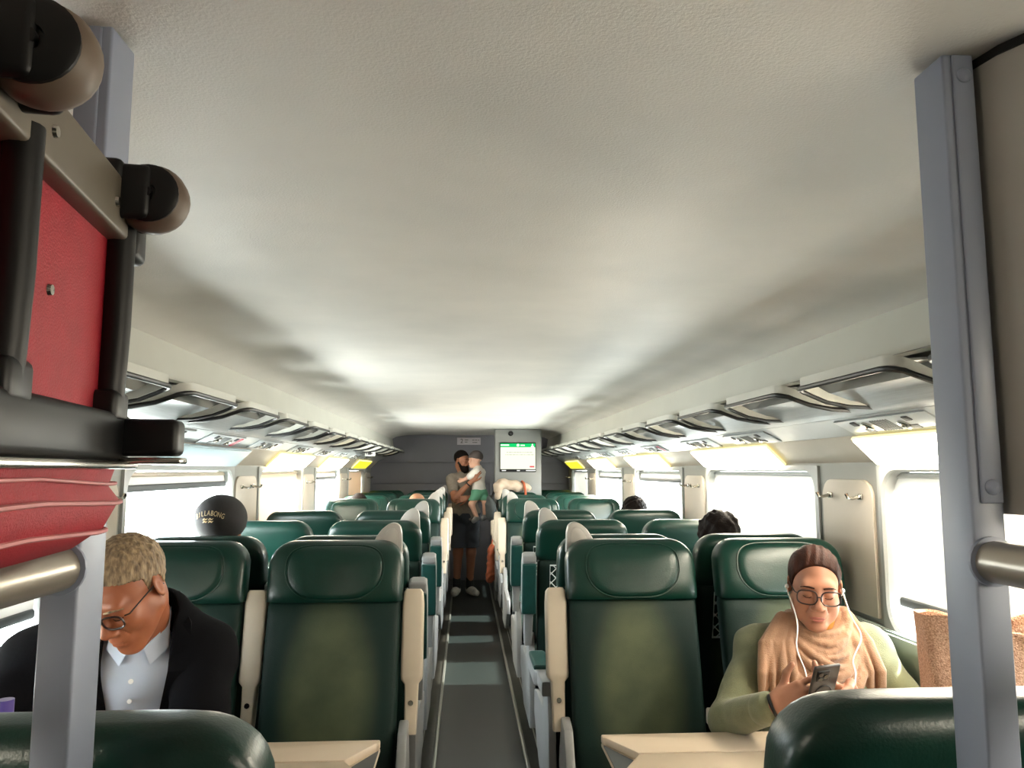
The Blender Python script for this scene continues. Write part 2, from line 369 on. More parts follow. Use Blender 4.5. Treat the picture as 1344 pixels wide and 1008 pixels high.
# ------------------------------------------------------------------ blinds, hooks, lamps, luggage racks, control panels
SIDE = {-1: 'left', 1: 'right'}
def cased(i, n): return ORD[i]
for s, W in ((-1, WINL), (1, WINR)):
    for i, (y0, y1) in enumerate(W):
        yc = (y0 + y1) / 2; L = y1 - y0 - .07
        down = {-1: [.0, .125, None, .0, None, .0], 1: [.0, .125, .125, None, None, .125]}[s][i]
        kind = 'cream' if (s < 0 and i in (3, 5)) else 'white'
        st = 'raised open' if down is None else 'drawn down'
        zb = WZ1 - .075 if down is None else WZ0 + max(down, .03)
        t = thing('window_blind', '%s roller blind %s at the %s window on the %s side' % (kind, st, ORD[i], SIDE[s]), 'blind', (sx(s, HW + .03), yc, 0), group='roller blinds at the windows')
        B().box((0, 0, (zb + WZ1 - .03) / 2), (.003, L + .01, WZ1 - .03 - zb)).obj('blind_fabric', M['blindcream'] if kind == 'cream' else M['blind'], t)
        B().box((0, 0, zb - .012), (.022, L, .03), .008).obj('bottom_bar', M['darkp'], t)
        B().box((.004 * s, 0, WZ1 - .03), (.03, L, .02), .006).obj('roller_cover', M['beige'] if s < 0 else M['frame'], t)
def make_hook(parent_loc, s, label):
    t = thing('coat_hook', label, 'hook', parent_loc, group='coat hooks on the window pillars')
    B().box((0, 0, 0), (.008, .03, .022), .003).obj('back_plate', M['chrome'], t)
    pts = [(-s * .004, 0, 0), (-s * .03, 0, -.006), (-s * .045, 0, -.004), (-s * .052, 0, .012)]
    B().tube(pts, [.006, .006, .006, .007], 8).obj('hook_arm', M['chrome'], t)
for s, W in ((-1, WINL), (1, WINR)):
    for i in range(len(W)):
        if i == 0: continue
        y0 = W[i][1]; y1 = W[i + 1][0] if i + 1 < len(W) else YE - .12
        yc = (y0 + y1) / 2; w = (y1 - y0) / 2 - .045
        pts = [(yc - w, .99), (yc + w, .99), (yc + w, 1.40)] + [(yc + w - .07 + .07 * math.cos(math.radians(a)), 1.40 + .07 * math.sin(math.radians(a))) for a in (20, 45, 70, 90)] + \
              [(yc - w + .07 - .07 * math.sin(math.radians(a)), 1.40 + .07 * math.cos(math.radians(a))) for a in (0, 20, 45, 70)] + [(yc - w, 1.40)]
        b = B().prism(pts, 0, sx(s, HW - .012), sx(s, HW + .02), .004)
        o = b.obj('trim_%d' % tn, M['wallbeige']); o['kind'] = 'structure'; tn += 1
        dy = .115 if i < 5 else .06
        for k, q in ((0, -1), (1, 1)):
            make_hook((sx(s, HW - .016), yc + q * dy, 1.408), s, '%s metal coat hook on the pillar after the %s %s window' % (('nearer', 'farther')[k], ORD[i], SIDE[s]))
# lamp panels above the windows
for s, W in ((-1, WINL), (1, WINR)):
    for i, (y0, y1) in enumerate(W):
        ye = y1 - .02; ya = ye - 1.13
        off = (s < 0 and i in (1, 2)); yel = i == 5
        A, Bp = (1.283, .119), (1.374, .030)
        def q(f, lift): # f 0..1 along slope; lift inwards
            o = A[0] + (Bp[0] - A[0]) * f; z = A[1] + (Bp[1] - A[1]) * f
            return (sx(s, o - lift * .7), EYE + z - lift * .7)
        nm = 'unlit pale' if off else ('dim yellow' if yel else 'glowing white')
        t = thing('lamp_panel', '%s lamp panel above the %s window on the %s side' % (nm, ORD[i], SIDE[s]), 'lamp', (0, 0, 0), group='lamp panels above the windows')
        c = [q(.0, .004), q(.0, .016), q(1, .016), q(1, .004)]
        B().prism([c[0], c[1], c[2], c[3]], 1, ya - .008, ye + .012, .002).obj('lamp_frame', M['lampoff'] if off else M['lampedge'], t)
        d = [q(.05, .0165), q(.05, .020), q(.96, .020), q(.96, .0165)]
        B().prism(d, 1, ya, ye, .001).obj('lamp_diffuser', M['lampoff'] if off else (M['lampyellow'] if yel else M['lamp']), t)
# luggage rack bays
def rack_meshes(s):
    Wd, dep = .27, .235            # half length along the coach, depth from lip to tail
    path = []
    path.append((.25, -Wd + .01, -.052))
    path += [(.17, -Wd, -.048), (.10, -Wd, -.035), (.055, -Wd + .005, -.018)]
    for a in (15, 40, 65, 90): path.append((.045 - .045 * math.sin(math.radians(a)), -Wd + .05 - .045 * math.cos(math.radians(a)), -.012 + .012 * math.sin(math.radians(a))))
    path.append((0, 0, 0))
    full = path + [(x, -y, z) for x, y, z in path[-2::-1]]
    full = [(s * x, y, z) for x, y, z in full]
    band = B()
    R = []
    for i, p in enumerate(full):
        P = Vector(p); t = Vector(full[min(i + 1, len(full) - 1)]) - Vector(full[max(i - 1, 0)]); t.z = 0; t.normalize()
        n = Vector((-t.y, t.x, 0)) * (-s)
        if n.x * s < -1e-6 and abs(n.x) > .3: n = -n
        if abs(n.x) <= .3: n = Vector((0, -math.copysign(1, p[1]), 0)) if abs(n.y) > .5 else n
        h = .030 if abs(p[0]) < .06 else max(.006, .030 - (abs(p[0]) - .06) * .16)
        R.append([P, P + Vector((0, 0, h)) , P + n * .012 + Vector((0, 0, h)), P + n * .012])
    band.rings(R)
    # brow joining the lip to the bulkhead
    band.prism([(s * .004, .024), (s * .145, .058), (s * .145, .048), (s * .012, .018)], 1, -Wd + .03, Wd - .03)
    tr = B().tube([(x - s * .002, y, z - .003) for x, y, z in full], .0075, 8)
    pan = B().prism([(s * .012, .010), (s * .135, .020), (s * .137, .027), (s * .014, .017)], 1, -Wd + .02, Wd - .02, .001)
    return band.mesh('rack_frame', M['bulkhead'], 40), tr.mesh('rack_trim', M['trim']), pan.mesh('rack_tray', M['under'])
for s in (-1, 1):
    fr, trm, pan = rack_meshes(s)
    for k in range(15):
        y = (1.985 if s > 0 else 2.02) - .653 + k * .653
        t = thing('luggage_rack', 'grey luggage rack loop with black edge, %s from the camera along the %s wall' % (ORD[k], SIDE[s]), 'luggage rack', (sx(s, .93), y, EYE + .245), group='luggage rack loops above the windows')
        link('rack_frame', fr, t); link('rack_trim', trm, t); link('rack_tray', pan, t)
# seat control and notice panels on the slope above the lamps
def slope_frame(s):
    a = Vector((sx(s, 1.19), 0, EYE + .172)); b_ = Vector((sx(s, 1.29), 0, EYE + .12))
    d = (b_ - a).normalized(); n = Vector((0, 1, 0)).cross(d)
    if n.z > 0: n = -n
    return a, d, n, (b_ - a).length
for s in (-1, 1):
    a, d, n, ln = slope_frame(s)
    Rm = Matrix((d, Vector((0, 1, 0)), n)).transposed()
    if Rm.determinant() < 0: Rm = Matrix((d, Vector((0, -1, 0)), n)).transposed()
    yy = [2.30, 3.45, 4.2, 5.25, 6.2, 7.1, 8.0, 8.9]
    if s < 0: yy = [3.02, 3.75, 4.55, 5.5, 6.4, 7.3, 8.2, 9.1]
    for k, y in enumerate(yy):
        p = a + d * (ln / 2) + n * .003; p.y = y
        t = thing('service_panel', 'grey service panel with reading lights and vents, %s above the %s windows' % (ORD[k], SIDE[s]), 'control panel', p, group='service panels above the windows')
        t.rotation_euler = Rm.to_euler()
        B().box((0, 0, 0), (ln * .8, .52, .006), .002).obj('panel_plate', M['panel_plate'], t)
        b = B()
        for q in range(7): b.box((0.0, -.045 + q * .015, .004), (.062, .006, .004), .001)
        b.obj('vent', M['ink'], t)
        for q in (-1, 1):
            B().lathe([(.0, .0), (.022, .0), (.022, .007), (.014, .009), (.012, .005), (0, .005)], 16, (.006 * q, q * .095, .002)).obj('reading_light', M['chrome'], t)
            B().box((-.024, q * .15, .005), (.022, .03, .004), .001).obj('button', M['inkdark'], t)
            B().box((.024, q * .125, .004), (.02, .045, .003), .001).obj('notice_strip', M['ink'], t)
        if (s < 0 and k == 1) or (s > 0 and k == 3):
            b = B()
            for c_, sz in (((0, .20, .0045), (.07, .004, .002)), ((0, .235, .0045), (.07, .004, .002)), ((.035, .2175, .0045), (.004, .038, .002)), ((-.035, .2175, .0045), (.004, .038, .002))): b.box(c_, sz)
            b.obj('red_notice', M['inkred'], t)['label'] = 'red outlined notice'

# ------------------------------------------------------------------ seats
CACHE = {}
def cm(key, fn):
    if key not in CACHE: CACHE[key] = fn()
    return CACHE[key]
ZT = 1.25
def yb(z): return -(ZT - z) * .225
def headrest_mesh():
    R = []
    zs = [1.045, 1.05, 1.075, 1.11, 1.15, 1.18, 1.20, 1.215, 1.228, 1.238, 1.245, 1.249, 1.25]
    for z in zs:
        rc = .085; w = .238
        if z > ZT - rc: w = .238 - rc + math.sqrt(max(0, rc * rc - (z - (ZT - rc)) ** 2))
        t = .062
        if z < 1.06: t = .05 + (z - 1.045) * .6
        if z > 1.19: t = .018 + .044 * math.sqrt(max(0, 1 - ((z - 1.19) / .06) ** 2))
        w = max(w, .15)
        R.append(sup(0, yb(z) - .008, z, w, t, 44, 5.0))
    return B().rings(R).mesh('headrest', M['leather'], 50)
def pillow_mesh():
    R = []
    for rr, h in ((1, 0), (.985, .004), (.95, .007), (.8, .009), (.4, .010), (.1, .010)):
        ring = []
        for k in range(40):
            a = 2 * math.pi * k / 40; c, s_ = math.cos(a), math.sin(a)
            x = .168 * math.copysign(abs(c) ** .45, c); zz = .090 * math.copysign(abs(s_) ** .6, s_)
            if zz < 0: x *= 1 - .25 * (-zz / .090) ** 1.5
            z = 1.146 + zz * rr
            f = -.062 if z < 1.19 else -(.018 + .044 * math.sqrt(max(0, 1 - ((z - 1.19) / .06) ** 2)))
            ring.append((x * rr, yb(z) - .006 + f - h + .003, z))
        R.append(ring)
    return B().rings(R).mesh('headrest_pillow', M['leather'], 60)
def seam_mesh():
    ring = []
    for k in range(48):
        a = 2 * math.pi * k / 48; c, s_ = math.cos(a), math.sin(a)
        x = .171 * math.copysign(abs(c) ** .45, c); zz = .092 * math.copysign(abs(s_) ** .6, s_)
        if zz < 0: x *= 1 - .25 * (-zz / .092) ** 1.5
        z = 1.146 + zz; f = -.062 if z < 1.19 else -(.018 + .044 * math.sqrt(max(0, 1 - ((z - 1.19) / .06) ** 2)))
        ring.append((x, yb(z) - .008 + f + .0008, z))
    return B().tube(ring, .0024, 6, closed=True).mesh('piping', M['leather'])
def back_mesh():
    R = []
    for z, w, t in ((.40, .205, .03), (.41, .22, .045), (.46, .226, .055), (.6, .228, .058), (.75, .23, .056), (.9, .231, .053), (1.0, .231, .05), (1.035, .230, .048), (1.043, .224, .04)):
        R.append(sup(0, yb(z), z, w, t, 44, 6.0))
    return B().rings(R).mesh('backrest', M['fabric'], 50)
def cushion_mesh():
    b = B(); R = []
    for y, hh, z in ((-.17, .03, .42), (-.19, .045, .42), (-.30, .052, .425), (-.45, .055, .43), (-.58, .056, .435), (-.655, .052, .43), (-.685, .04, .425), (-.695, .02, .42)):
        ring = sup(0, 0, 0, .232, hh, 36, 6.0)
        R.append([(x, y, z + yy) for x, yy, _ in ring])
    return b.rings(R).mesh('seat_cushion', M['fabric'], 50)
def base_mesh():
    b = B()
    b.prism([(-.14, .30), (-.66, .33), (-.66, .375), (-.14, .36)], 0, -.225, .225, .006)
    b.prism([(-.10, 0.02), (-.42, 0.02), (-.50, .32), (-.10, .32)], 0, -.19, .19, .01)
    return b.mesh('seat_base', M['darkp'])
def shroud_mesh():
    pts = [(-.06, .20), (-.46, .20), (-.58, .26), (-.70, .36), (-.70, .47), (-.60, .49), (-.30, .50), (-.22, .64), (-.14, .66), (-.08, .50)]
    return B().prism(pts, 0, -.016, .016, .006).mesh('side_shroud', M['greyp'])
def arm_mesh():
    # along +y from the pivot at 0, lowered position: pad on top; length .45
    L = .45
    b = B(); W = [( .03, .020), (-.03, .022), (-.13, .024), (-.145, .036), (-.16, .038), (-.40, .038), (-.44, .034), (-.45, .026)]
    R = []
    for y, w in W:
        h = .034 if y < -.14 else .028
        R.append([(x, y, z) for x, z, _ in sup(0, 0, 0, w, h, 20, 7.0)])
    return b.rings(R).mesh('armrest_body', M['beige'])
def arm_mesh_g():
    me = arm_mesh(); me.materials.clear(); me.materials.append(M['greyp']); return me
def pad_mesh():
    R = []
    for y, w, h in ((-.145, .03, .004), (-.15, .036, .010), (-.2, .037, .012), (-.38, .037, .012), (-.405, .036, .011), (-.41, .03, .004)):
        R.append([(x, y, .040 + z) for x, z, _ in sup(0, 0, 0, w, h, 20, 5.0)])
    return B().rings(R).mesh('armrest_pad', M['teal'])
def screw_mesh(): return B().lathe([(0, -.0025), (.009, -.0025), (.009, .0), (.006, .001), (0, .001)], 14, (0, -.07, -.029)).mesh('screw', M['chrome'])
def fin_mesh():
    # handle outline (x, z) with the tall edge on +x
    pts = [(.228, 1.195), (.225, 1.275), (.219, 1.298), (.206, 1.309), (.190, 1.311), (.172, 1.304), (.152, 1.288), (.133, 1.262), (.120, 1.235), (.115, 1.195)]
    b = B().prism(pts, 1, -.016, .022, .005)
    ins = [(.212, 1.215), (.208, 1.280), (.196, 1.292), (.178, 1.288), (.155, 1.262), (.142, 1.215)]
    b.prism(ins, 1, -.0185, -.014, .002)
    return b.mesh('grab_handle', M['fin'])
def net_mesh():
    b = B(); x0, x1, z0, z1 = -.17, .17, .84, 1.02
    P = lambda x, z: (x, yb(z) + .055 + .006, z)
    b.tube([P(x0, z0), P(x1, z0), P(x1, z1), P(x0, z1)], .0042, 6, closed=True)
    n = 7; st = (x1 - x0) / n
    h = z1 - z0
    for k in range(-3, n + 1):
        for sgn in (1, -1):
            xa, xb_ = x0 + k * st, x0 + k * st + h
            ta, tb = max(0, (x0 - xa) / h), min(1, (x1 - xa) / h)
            if tb - ta < .05: continue
            q = [(xa + h * t_, z0 + h * t_ if sgn > 0 else z1 - h * t_) for t_ in (ta, tb)]
            b.tube([P(*q[0]), P(*q[1])], .0026, 5)
    return b.mesh('net_pocket', M['net'])
def tip_mesh(): return B().box((0, -.432, .006), (.07, .034, .075), .008).mesh('armrest_tip', M['greyp'])
def add_arm(seat, x, up, front, name='armrest'):
    # front: seat faces the camera (beige underside towards us when raised)
    body = link(name, cm('arm_b' if front else 'arm_g', arm_mesh if front else arm_mesh_g), seat)
    body.location = (x, -.115, .635)
    if up: body.rotation_euler = (-math.pi / 2 - .20, 0, 0)
    link('armrest_pad', cm('pad', pad_mesh), body); link('screw', cm('screw', screw_mesh), body)
    if not front: link('armrest_tip', cm('tip', tip_mesh), body)
def make_seat(label, x, y, front, aisle, arm_aisle, arm_mid, fin, net, group, window=False):
    # aisle: +1 when the aisle lies at +x in the world
    la = aisle if front else -aisle
    t = thing('train_seat', label, 'seat', (x, y, 0), 0 if front else math.pi, group)
    h = link('headrest', cm('head', headrest_mesh), t)
    link('headrest_pillow', cm('pillow', pillow_mesh), h); link('piping', cm('seam', seam_mesh), h)
    link('backrest', cm('back', back_mesh), t); link('seat_cushion', cm('cush', cushion_mesh), t); link('seat_base', cm('base', base_mesh), t)
    if not window:
        sh = link('side_shroud', cm('shroud', shroud_mesh), t); sh.location = (la * .256, 0, 0)
        add_arm(t, la * .276, arm_aisle, front)
        add_arm(t, -la * .276, arm_mid, front)
        if fin:
            f = link('grab_handle', cm('fin', fin_mesh), t); f.scale = (la, 1, 1)
            f.location = (0, .030 if front else -.030, 0)
    if net: link('net_pocket', cm('net', net_mesh), t)
    return t
XLA, XLW, XRA, XRW = -.459, -1.012, .606, 1.162
ROWS = [  # key, Y, faces camera, row words
    ('F', .91, False, 'nearest row seen from behind'),
    ('A', 2.87, True, 'nearest row facing the camera'),
    ('B', 3.06, False, 'row back to back behind the nearest facing row'),
    ('C', 3.97, False, 'second row with backs to the camera'),
    ('D', 4.93, False, 'third row with backs to the camera'),
    ('E', 6.95, True, 'first facing row beyond the far open bay'),
    ('G', 7.92, True, 'second facing row beyond the far open bay'),
    ('H', 8.89, True, 'third facing row beyond the far open bay'),
    ('J', 9.90, True, 'last row before the slate end wall')]
for key, Y, front, words in ROWS:
    for nm, x, aisle, win in (('left aisle', XLA, 1, False), ('left window', XLW, 1, True), ('right aisle', XRA, -1, False), ('right window', XRW, -1, True)):
        if key == 'J' and nm == 'right aisle': continue
        yy = Y + (.06 if key == 'F' and x > 0 else 0)
        up_a, up_m = True, True
        if key == 'A' and nm == 'right aisle': up_m = False
        if key == 'B' and nm == 'right aisle': up_a = False
        if key == 'F': up_a = up_m = False
        st = make_seat('green %s seat in the %s' % (nm, words), x + (.026 if key == 'F' and x > 0 else 0), yy, front, aisle, up_a, up_m, key not in 'BF', (not front) and key != 'F', 'green train seats', win)
        if key == 'F': st.scale.z = .984 if x < 0 else .978

# ------------------------------------------------------------------ tables
def make_table(x0, x1, y0, y1, z, s, label, leg=True):
    # s: aisle end on -x (s=-1) or +x (s=+1)
    t = thing('folding_table', label, 'table', ((x0 + x1) / 2, (y0 + y1) / 2, 0), group='folding tables in the seat bays')
    a = ((x1 - x0) / 2) * s; hw = (y1 - y0) / 2
    def X(v): return a - s * v
    w = -a + s * .0
    B().prism([(X(.0), -hw), (X(.0), hw), (w, hw), (w, -hw)], 2, z - .035, z - .022, .004).obj('table_top', M['table'], t)
    yh = hw - .15
    B().prism([(X(.002), hw - .03), (X(.062), yh), (X(.002), yh - .11)], 2, z - .024, z - .019).obj('end_recess', M['darkp'], t)
    for leaf in ([(X(0), hw), (w, hw), (w, yh + .004), (X(.075), yh + .004), (X(.008), hw - .028), (X(0), hw - .028)],
                 [(w, yh - .004), (X(.075), yh - .004), (X(.010), yh - .115), (X(0), yh - .115), (X(0), -hw), (w, -hw)]):
        B().prism(leaf, 2, z - .023, z, .004).obj('folding_leaf', M['table'], t)
    b = B().tube([(X(.25), 0, z - .035), (X(.3), 0, .30), (w, 0, .12)], .02, 10)
    b.box((w + s * .02, 0, .4), (.03, .3, .62), .008); b.obj('table_support', M['greyp'], t)
    return t
make_table(.390, 1.40, 1.50, 2.25, .757, -1, 'beige folding table before the woman in the green sweater')
make_table(-1.26, -.232, 1.50, 2.245, .757, 1, 'beige folding table before the man in the dark jacket')

# ------------------------------------------------------------------ smooth-blended bodies (distance fields meshed with surface nets)
def V3(*a): return np.array(a, float)
def Rot(rx=0, ry=0, rz=0):
    cx, sx_, cy, sy, cz, sz = *(f(math.radians(rx)) for f in (math.cos, math.sin)), *(f(math.radians(ry)) for f in (math.cos, math.sin)), *(f(math.radians(rz)) for f in (math.cos, math.sin))
    X = np.array([[1, 0, 0], [0, cx, -sx_], [0, sx_, cx]]); Y = np.array([[cy, 0, sy], [0, 1, 0], [-sy, 0, cy]]); Z = np.array([[cz, -sz, 0], [sz, cz, 0], [0, 0, 1]])
    return Z @ Y @ X
class Frame:
    def __init__(s, c, R=None): s.c = np.array(c, float); s.R = np.eye(3) if R is None else R
    def __call__(s, p): return s.R @ np.array(p, float) + s.c
def cone(a, b, r1, r2, k=.012, op='u'): return ('c', np.array(a, float), np.array(b, float), r1, r2, k, op)
def ell(c, r, R=None, k=.012, op='u'): return ('e', np.array(c, float), np.array(r, float), np.eye(3) if R is None else R, None, k, op)
def chain(pts, rs, k=.012): return [cone(pts[i], pts[i + 1], rs[i], rs[i + 1], k) for i in range(len(pts) - 1)]
def pd(pr, P):
    if pr[0] == 'c':
        a, b, r1, r2 = pr[1:5]; ab = b - a
        t = np.clip(((P - a) @ ab) / max(ab @ ab, 1e-9), 0, 1)
        return np.linalg.norm(P - a - t[..., None] * ab, axis=-1) - (r1 + (r2 - r1) * t)
    c, r, R = pr[1:4]
    q = (P - c) @ R
    k0 = np.linalg.norm(q / r, axis=-1); k1 = np.linalg.norm(q / (r * r), axis=-1) + 1e-9
    return k0 * (k0 - 1) / k1
def pbounds(pr, pad):
    if pr[0] == 'c':
        lo = np.minimum(pr[1] - pr[3], pr[2] - pr[4]); hi = np.maximum(pr[1] + pr[3], pr[2] + pr[4])
        lo = np.minimum(pr[1] - max(pr[3], pr[4]), pr[2] - max(pr[3], pr[4])); hi = np.maximum(pr[1] + max(pr[3], pr[4]), pr[2] + max(pr[3], pr[4]))
    else:
        e = np.sqrt(((pr[3] * pr[2]) ** 2).sum(1)); lo = pr[1] - e; hi = pr[1] + e
    return lo - pad, hi + pad
def field(prims, h, clip=None, disp=None):
    pad = .02 + 2 * h
    bs = [pbounds(p, pad) for p in prims if p[-1] == 'u']
    lo = np.min([b_[0] for b_ in bs], 0); hi = np.max([b_[1] for b_ in bs], 0)
    n = np.ceil((hi - lo) / h).astype(int) + 1
    D = np.full(n, .05, np.float32)
    ax = [lo[i] + h * np.arange(n[i]) for i in range(3)]
    for p in prims:
        a, b_ = pbounds(p, pad)
        i0 = np.clip(np.floor((a - lo) / h).astype(int), 0, n); i1 = np.clip(np.ceil((b_ - lo) / h).astype(int) + 1, 0, n)
        if np.any(i1 <= i0): continue
        sl = tuple(slice(i0[i], i1[i]) for i in range(3))
        P = np.stack(np.meshgrid(*[ax[i][sl[i]] for i in range(3)], indexing='ij'), -1)
        d = pd(p, P); k = p[5]; o = D[sl]
        if p[-1] == 'u':
            hh = np.maximum(k - np.abs(o - d), 0) / k; D[sl] = np.minimum(o, d) - hh * hh * k * .25
        else:
            d = -d; hh = np.maximum(k - np.abs(o - d), 0) / k; D[sl] = np.maximum(o, d) + hh * hh * k * .25
    if clip is not None or disp is not None:
        m = D < .03
        P = np.stack([ax[i][q] for i, q in enumerate(np.nonzero(m))], -1)
        v = D[m]
        if disp is not None: v = v + disp(P)
        if clip is not None: v = np.maximum(v, clip(P))
        D[m] = v
    D[0] = D[-1] = .05; D[:, 0] = D[:, -1] = .05; D[:, :, 0] = D[:, :, -1] = .05
    return D, lo, h
def nets(D, lo, h):
    S = D < 0; n = np.array(D.shape)
    C = [(i, j, k) for i in (0, 1) for j in (0, 1) for k in (0, 1)]
    cnt = sum(S[i:n[0] - 1 + i, j:n[1] - 1 + j, k:n[2] - 1 + k].astype(np.int8) for i, j, k in C)
    mask = (cnt > 0) & (cnt < 8); idx = np.full(mask.shape, -1, np.int64); cells = np.argwhere(mask); idx[mask] = np.arange(len(cells))
    val = {c: D[cells[:, 0] + c[0], cells[:, 1] + c[1], cells[:, 2] + c[2]] for c in C}
    acc = np.zeros((len(cells), 3)); num = np.zeros(len(cells))
    for a in C:
        for ax in range(3):
            if a[ax]: continue
            b_ = tuple(1 if i == ax else a[i] for i in range(3))
            va, vb = val[a], val[b_]; cr = (va < 0) != (vb < 0)
            t = np.where(cr, va / np.where(cr, va - vb, 1), 0)
            p = np.tile(np.array(a, float), (len(cells), 1)); p[:, ax] = t
            acc[cr] += p[cr]; num[cr] += 1
    verts = lo + h * (cells + acc / num[:, None])
    F = []
    for ax in range(3):
        u, v = (ax + 1) % 3, (ax + 2) % 3
        s0 = [slice(None)] * 3; s1 = [slice(None)] * 3; s0[ax] = slice(0, -1); s1[ax] = slice(1, None)
        A, Bs = S[tuple(s0)], S[tuple(s1)]; e = np.argwhere(A != Bs)
        e = e[(e[:, u] > 0) & (e[:, v] > 0) & (e[:, u] < n[u] - 1) & (e[:, v] < n[v] - 1)]
        def ci(du, dv):
            q = e.copy(); q[:, u] -= du; q[:, v] -= dv; return idx[q[:, 0], q[:, 1], q[:, 2]]
        f = np.stack([ci(1, 1), ci(0, 1), ci(0, 0), ci(1, 0)], 1)
        fl = ~A[e[:, 0], e[:, 1], e[:, 2]]; f[fl] = f[fl][:, ::-1]; F.append(f)
    return verts, np.concatenate(F)
def sdf_mesh(name, prims, h, m, clip=None, disp=None, relax=2):
    D, lo, h = field(prims, h, clip, disp); v, f = nets(D, lo, h)
    for _ in range(relax):   # light smoothing
        acc = np.zeros_like(v); num = np.zeros(len(v))
        for i in range(4):
            for j in (1, 3):
                np.add.at(acc, f[:, i], v[f[:, (i + j) % 4]]); np.add.at(num, f[:, i], 1)
        v = v * .5 + .5 * acc / np.maximum(num, 1)[:, None]
    me = bpy.data.meshes.new(name); me.from_pydata(v.tolist(), [], f.tolist()); me.update()
    me.polygons.foreach_set('use_smooth', [True] * len(me.polygons)); me.materials.append(m); return me
def sobj(name, prims, h, m, parent, clip=None, disp=None, relax=2):
    return link(name, sdf_mesh(name, prims, h, m, clip, disp, relax), parent)
def smooth_path(pts, n=6):
    P = [np.array(p, float) for p in pts]; P = [2 * P[0] - P[1]] + P + [2 * P[-1] - P[-2]]; out = []
    for i in range(1, len(P) - 2):
        for k in range(n):
            t = k / n; a, b_, c, d = P[i - 1:i + 3]
            out.append(.5 * (2 * b_ + (c - a) * t + (2 * a - 5 * b_ + 4 * c - d) * t * t + (3 * b_ - a - 3 * c + d) * t ** 3))
    return out + [P[-2]]
def local_tube(name, F, pts, r, m, parent, n=8, closed=False):
    return B().tube([F(p) for p in pts], r, n, closed=closed).obj(name, m, parent)

def head_prims(F, female=False, sc=1.0, beard=False):
    R = F.R; s = sc
    def c(a, b, r1, r2, k=.012, op='u'): return cone(F(np.array(a) * s), F(np.array(b) * s), r1 * s, r2 * s, k * s, op)
    def e(q, r, k=.012, op='u', rr=None): return ell(F(np.array(q) * s), np.array(r) * s, R if rr is None else R @ rr, k * s, op)
    P = [e((0, .018, .036), (.074, .092, .084)), e((0, -.032, -.022), (.060, .058, .088), .03),
         c((-.048, .0, -.045), (-.016, -.066, -.098), .022, .018, .03), c((.048, .0, -.045), (.016, -.066, -.098), .022, .018, .03),
         e((0, -.074, -.100), (.020, .018, .016), .02),
         e((-.036, -.062, -.024), (.024, .024, .026), .02), e((.036, -.062, -.024), (.024, .024, .026), .02),
         c((-.034, -.075, .026), (.034, -.075, .026), .016, .016, .02)]
    for q in (-1, 1): P.append(e((q * .031, -.097, .004), (.017, .014, .013), .014, 's'))
    for q in (-1, 1):
        P.append(e((q * .031, -.0755, .003), (.0155, .013, .0125), .005))
        P.append(c((q * .018, -.0865, -.005), (q * .043, -.080, -.0045), .0022, .0018, .004))
    nw = 1.25 if female else 1.0
    P += [c((0, -.086, .014), (0, -.108, -.026), .0075 * nw, .0105 * nw, .010), e((0, -.109, -.030), (.0115 * nw, .011, .010), .008),
          e((-.012 * nw, -.099, -.034), (.009, .011, .008), .006), e((.012 * nw, -.099, -.034), (.009, .011, .008), .006),
          e((0, -.082, -.060), (.028, .016, .022), .02)]
    P += [c((-.016, -.0925, -.064), (.016, -.0925, -.064), .0045, .0045, .006), c((-.013, -.0925, -.0745), (.013, -.0925, -.0745), .0055, .0055, .006),
          c((-.022, -.0945, -.0690), (.022, -.0945, -.0690), .0014, .0014, .004, 's')]
    for q in (-1, 1):
        P.append(c((q * .026, -.086, -.036), (q * .031, -.082, -.052), .0008, .0008, .006, 's'))
        er = Rot(8, 0, q * 22)
        P.append(e((q * .077, .012, -.002), (.007, .018, .030), .008, 'u', er)); P.append(e((q * .084, .008, .002), (.005, .009, .016), .006, 's', er))
    return P
def hand_prims(F, side, curls, thumb=(.5, .3), spread=.0, sc=1.0):
    # local: fingers along +y, back of the hand +z, thumb towards side * x
    P = []; s = sc
    xs = [.030, .010, -.010, -.029]; L = [.074, .082, .076, .060]; r0 = [.0090, .0092, .0088, .0078]
    for i in range(4):
        kx = side * xs[i]; ky = .088 - .006 * abs(i - 1); 
        P.append(cone(F((kx * .55 * s, .01 * s, 0)), F((kx * s, ky * s, .002 * s)), .0165 * s, .0115 * s, .012))
        a = 0; p = np.array([kx, ky, .0]); sp = side * spread * (1.5 - i)
        for j, fr in enumerate((.46, .30, .24)):
            a += curls[i] * (1.0, 1.15, .75)[j]
            d = np.array([math.sin(sp), math.cos(a) * math.cos(sp), -math.sin(a)])
            q = p + d * L[i] * fr
            P.append(cone(F(p * s), F(q * s), r0[i] * (1 - .10 * j) * s, r0[i] * (1 - .10 * (j + 1)) * s, .004)); p = q
    t0 = np.array([side * .020, .015, -.006]); t1 = np.array([side * .042, .045, -.014])
    d = np.array([side * math.sin(thumb[0]), math.cos(thumb[0]), -math.sin(thumb[1])]); d /= np.linalg.norm(d)
    t2 = t1 + d * .034; d2 = d + np.array([-side * .35, .1, -.1]); d2 /= np.linalg.norm(d2); t3 = t2 + d2 * .028
    P += [cone(F(t0 * s), F(t1 * s), .016 * s, .0125 * s, .012), cone(F(t1 * s), F(t2 * s), .0118 * s, .0102 * s, .006), cone(F(t2 * s), F(t3 * s), .0102 * s, .008 * s, .004)]
    return P
def frame_from(o, y, z):
    y = np.array(y, float); y /= np.linalg.norm(y); z = np.array(z, float); z -= y * (z @ y); z /= np.linalg.norm(z)
    return Frame(o, np.stack([np.cross(y, z), y, z], 1))
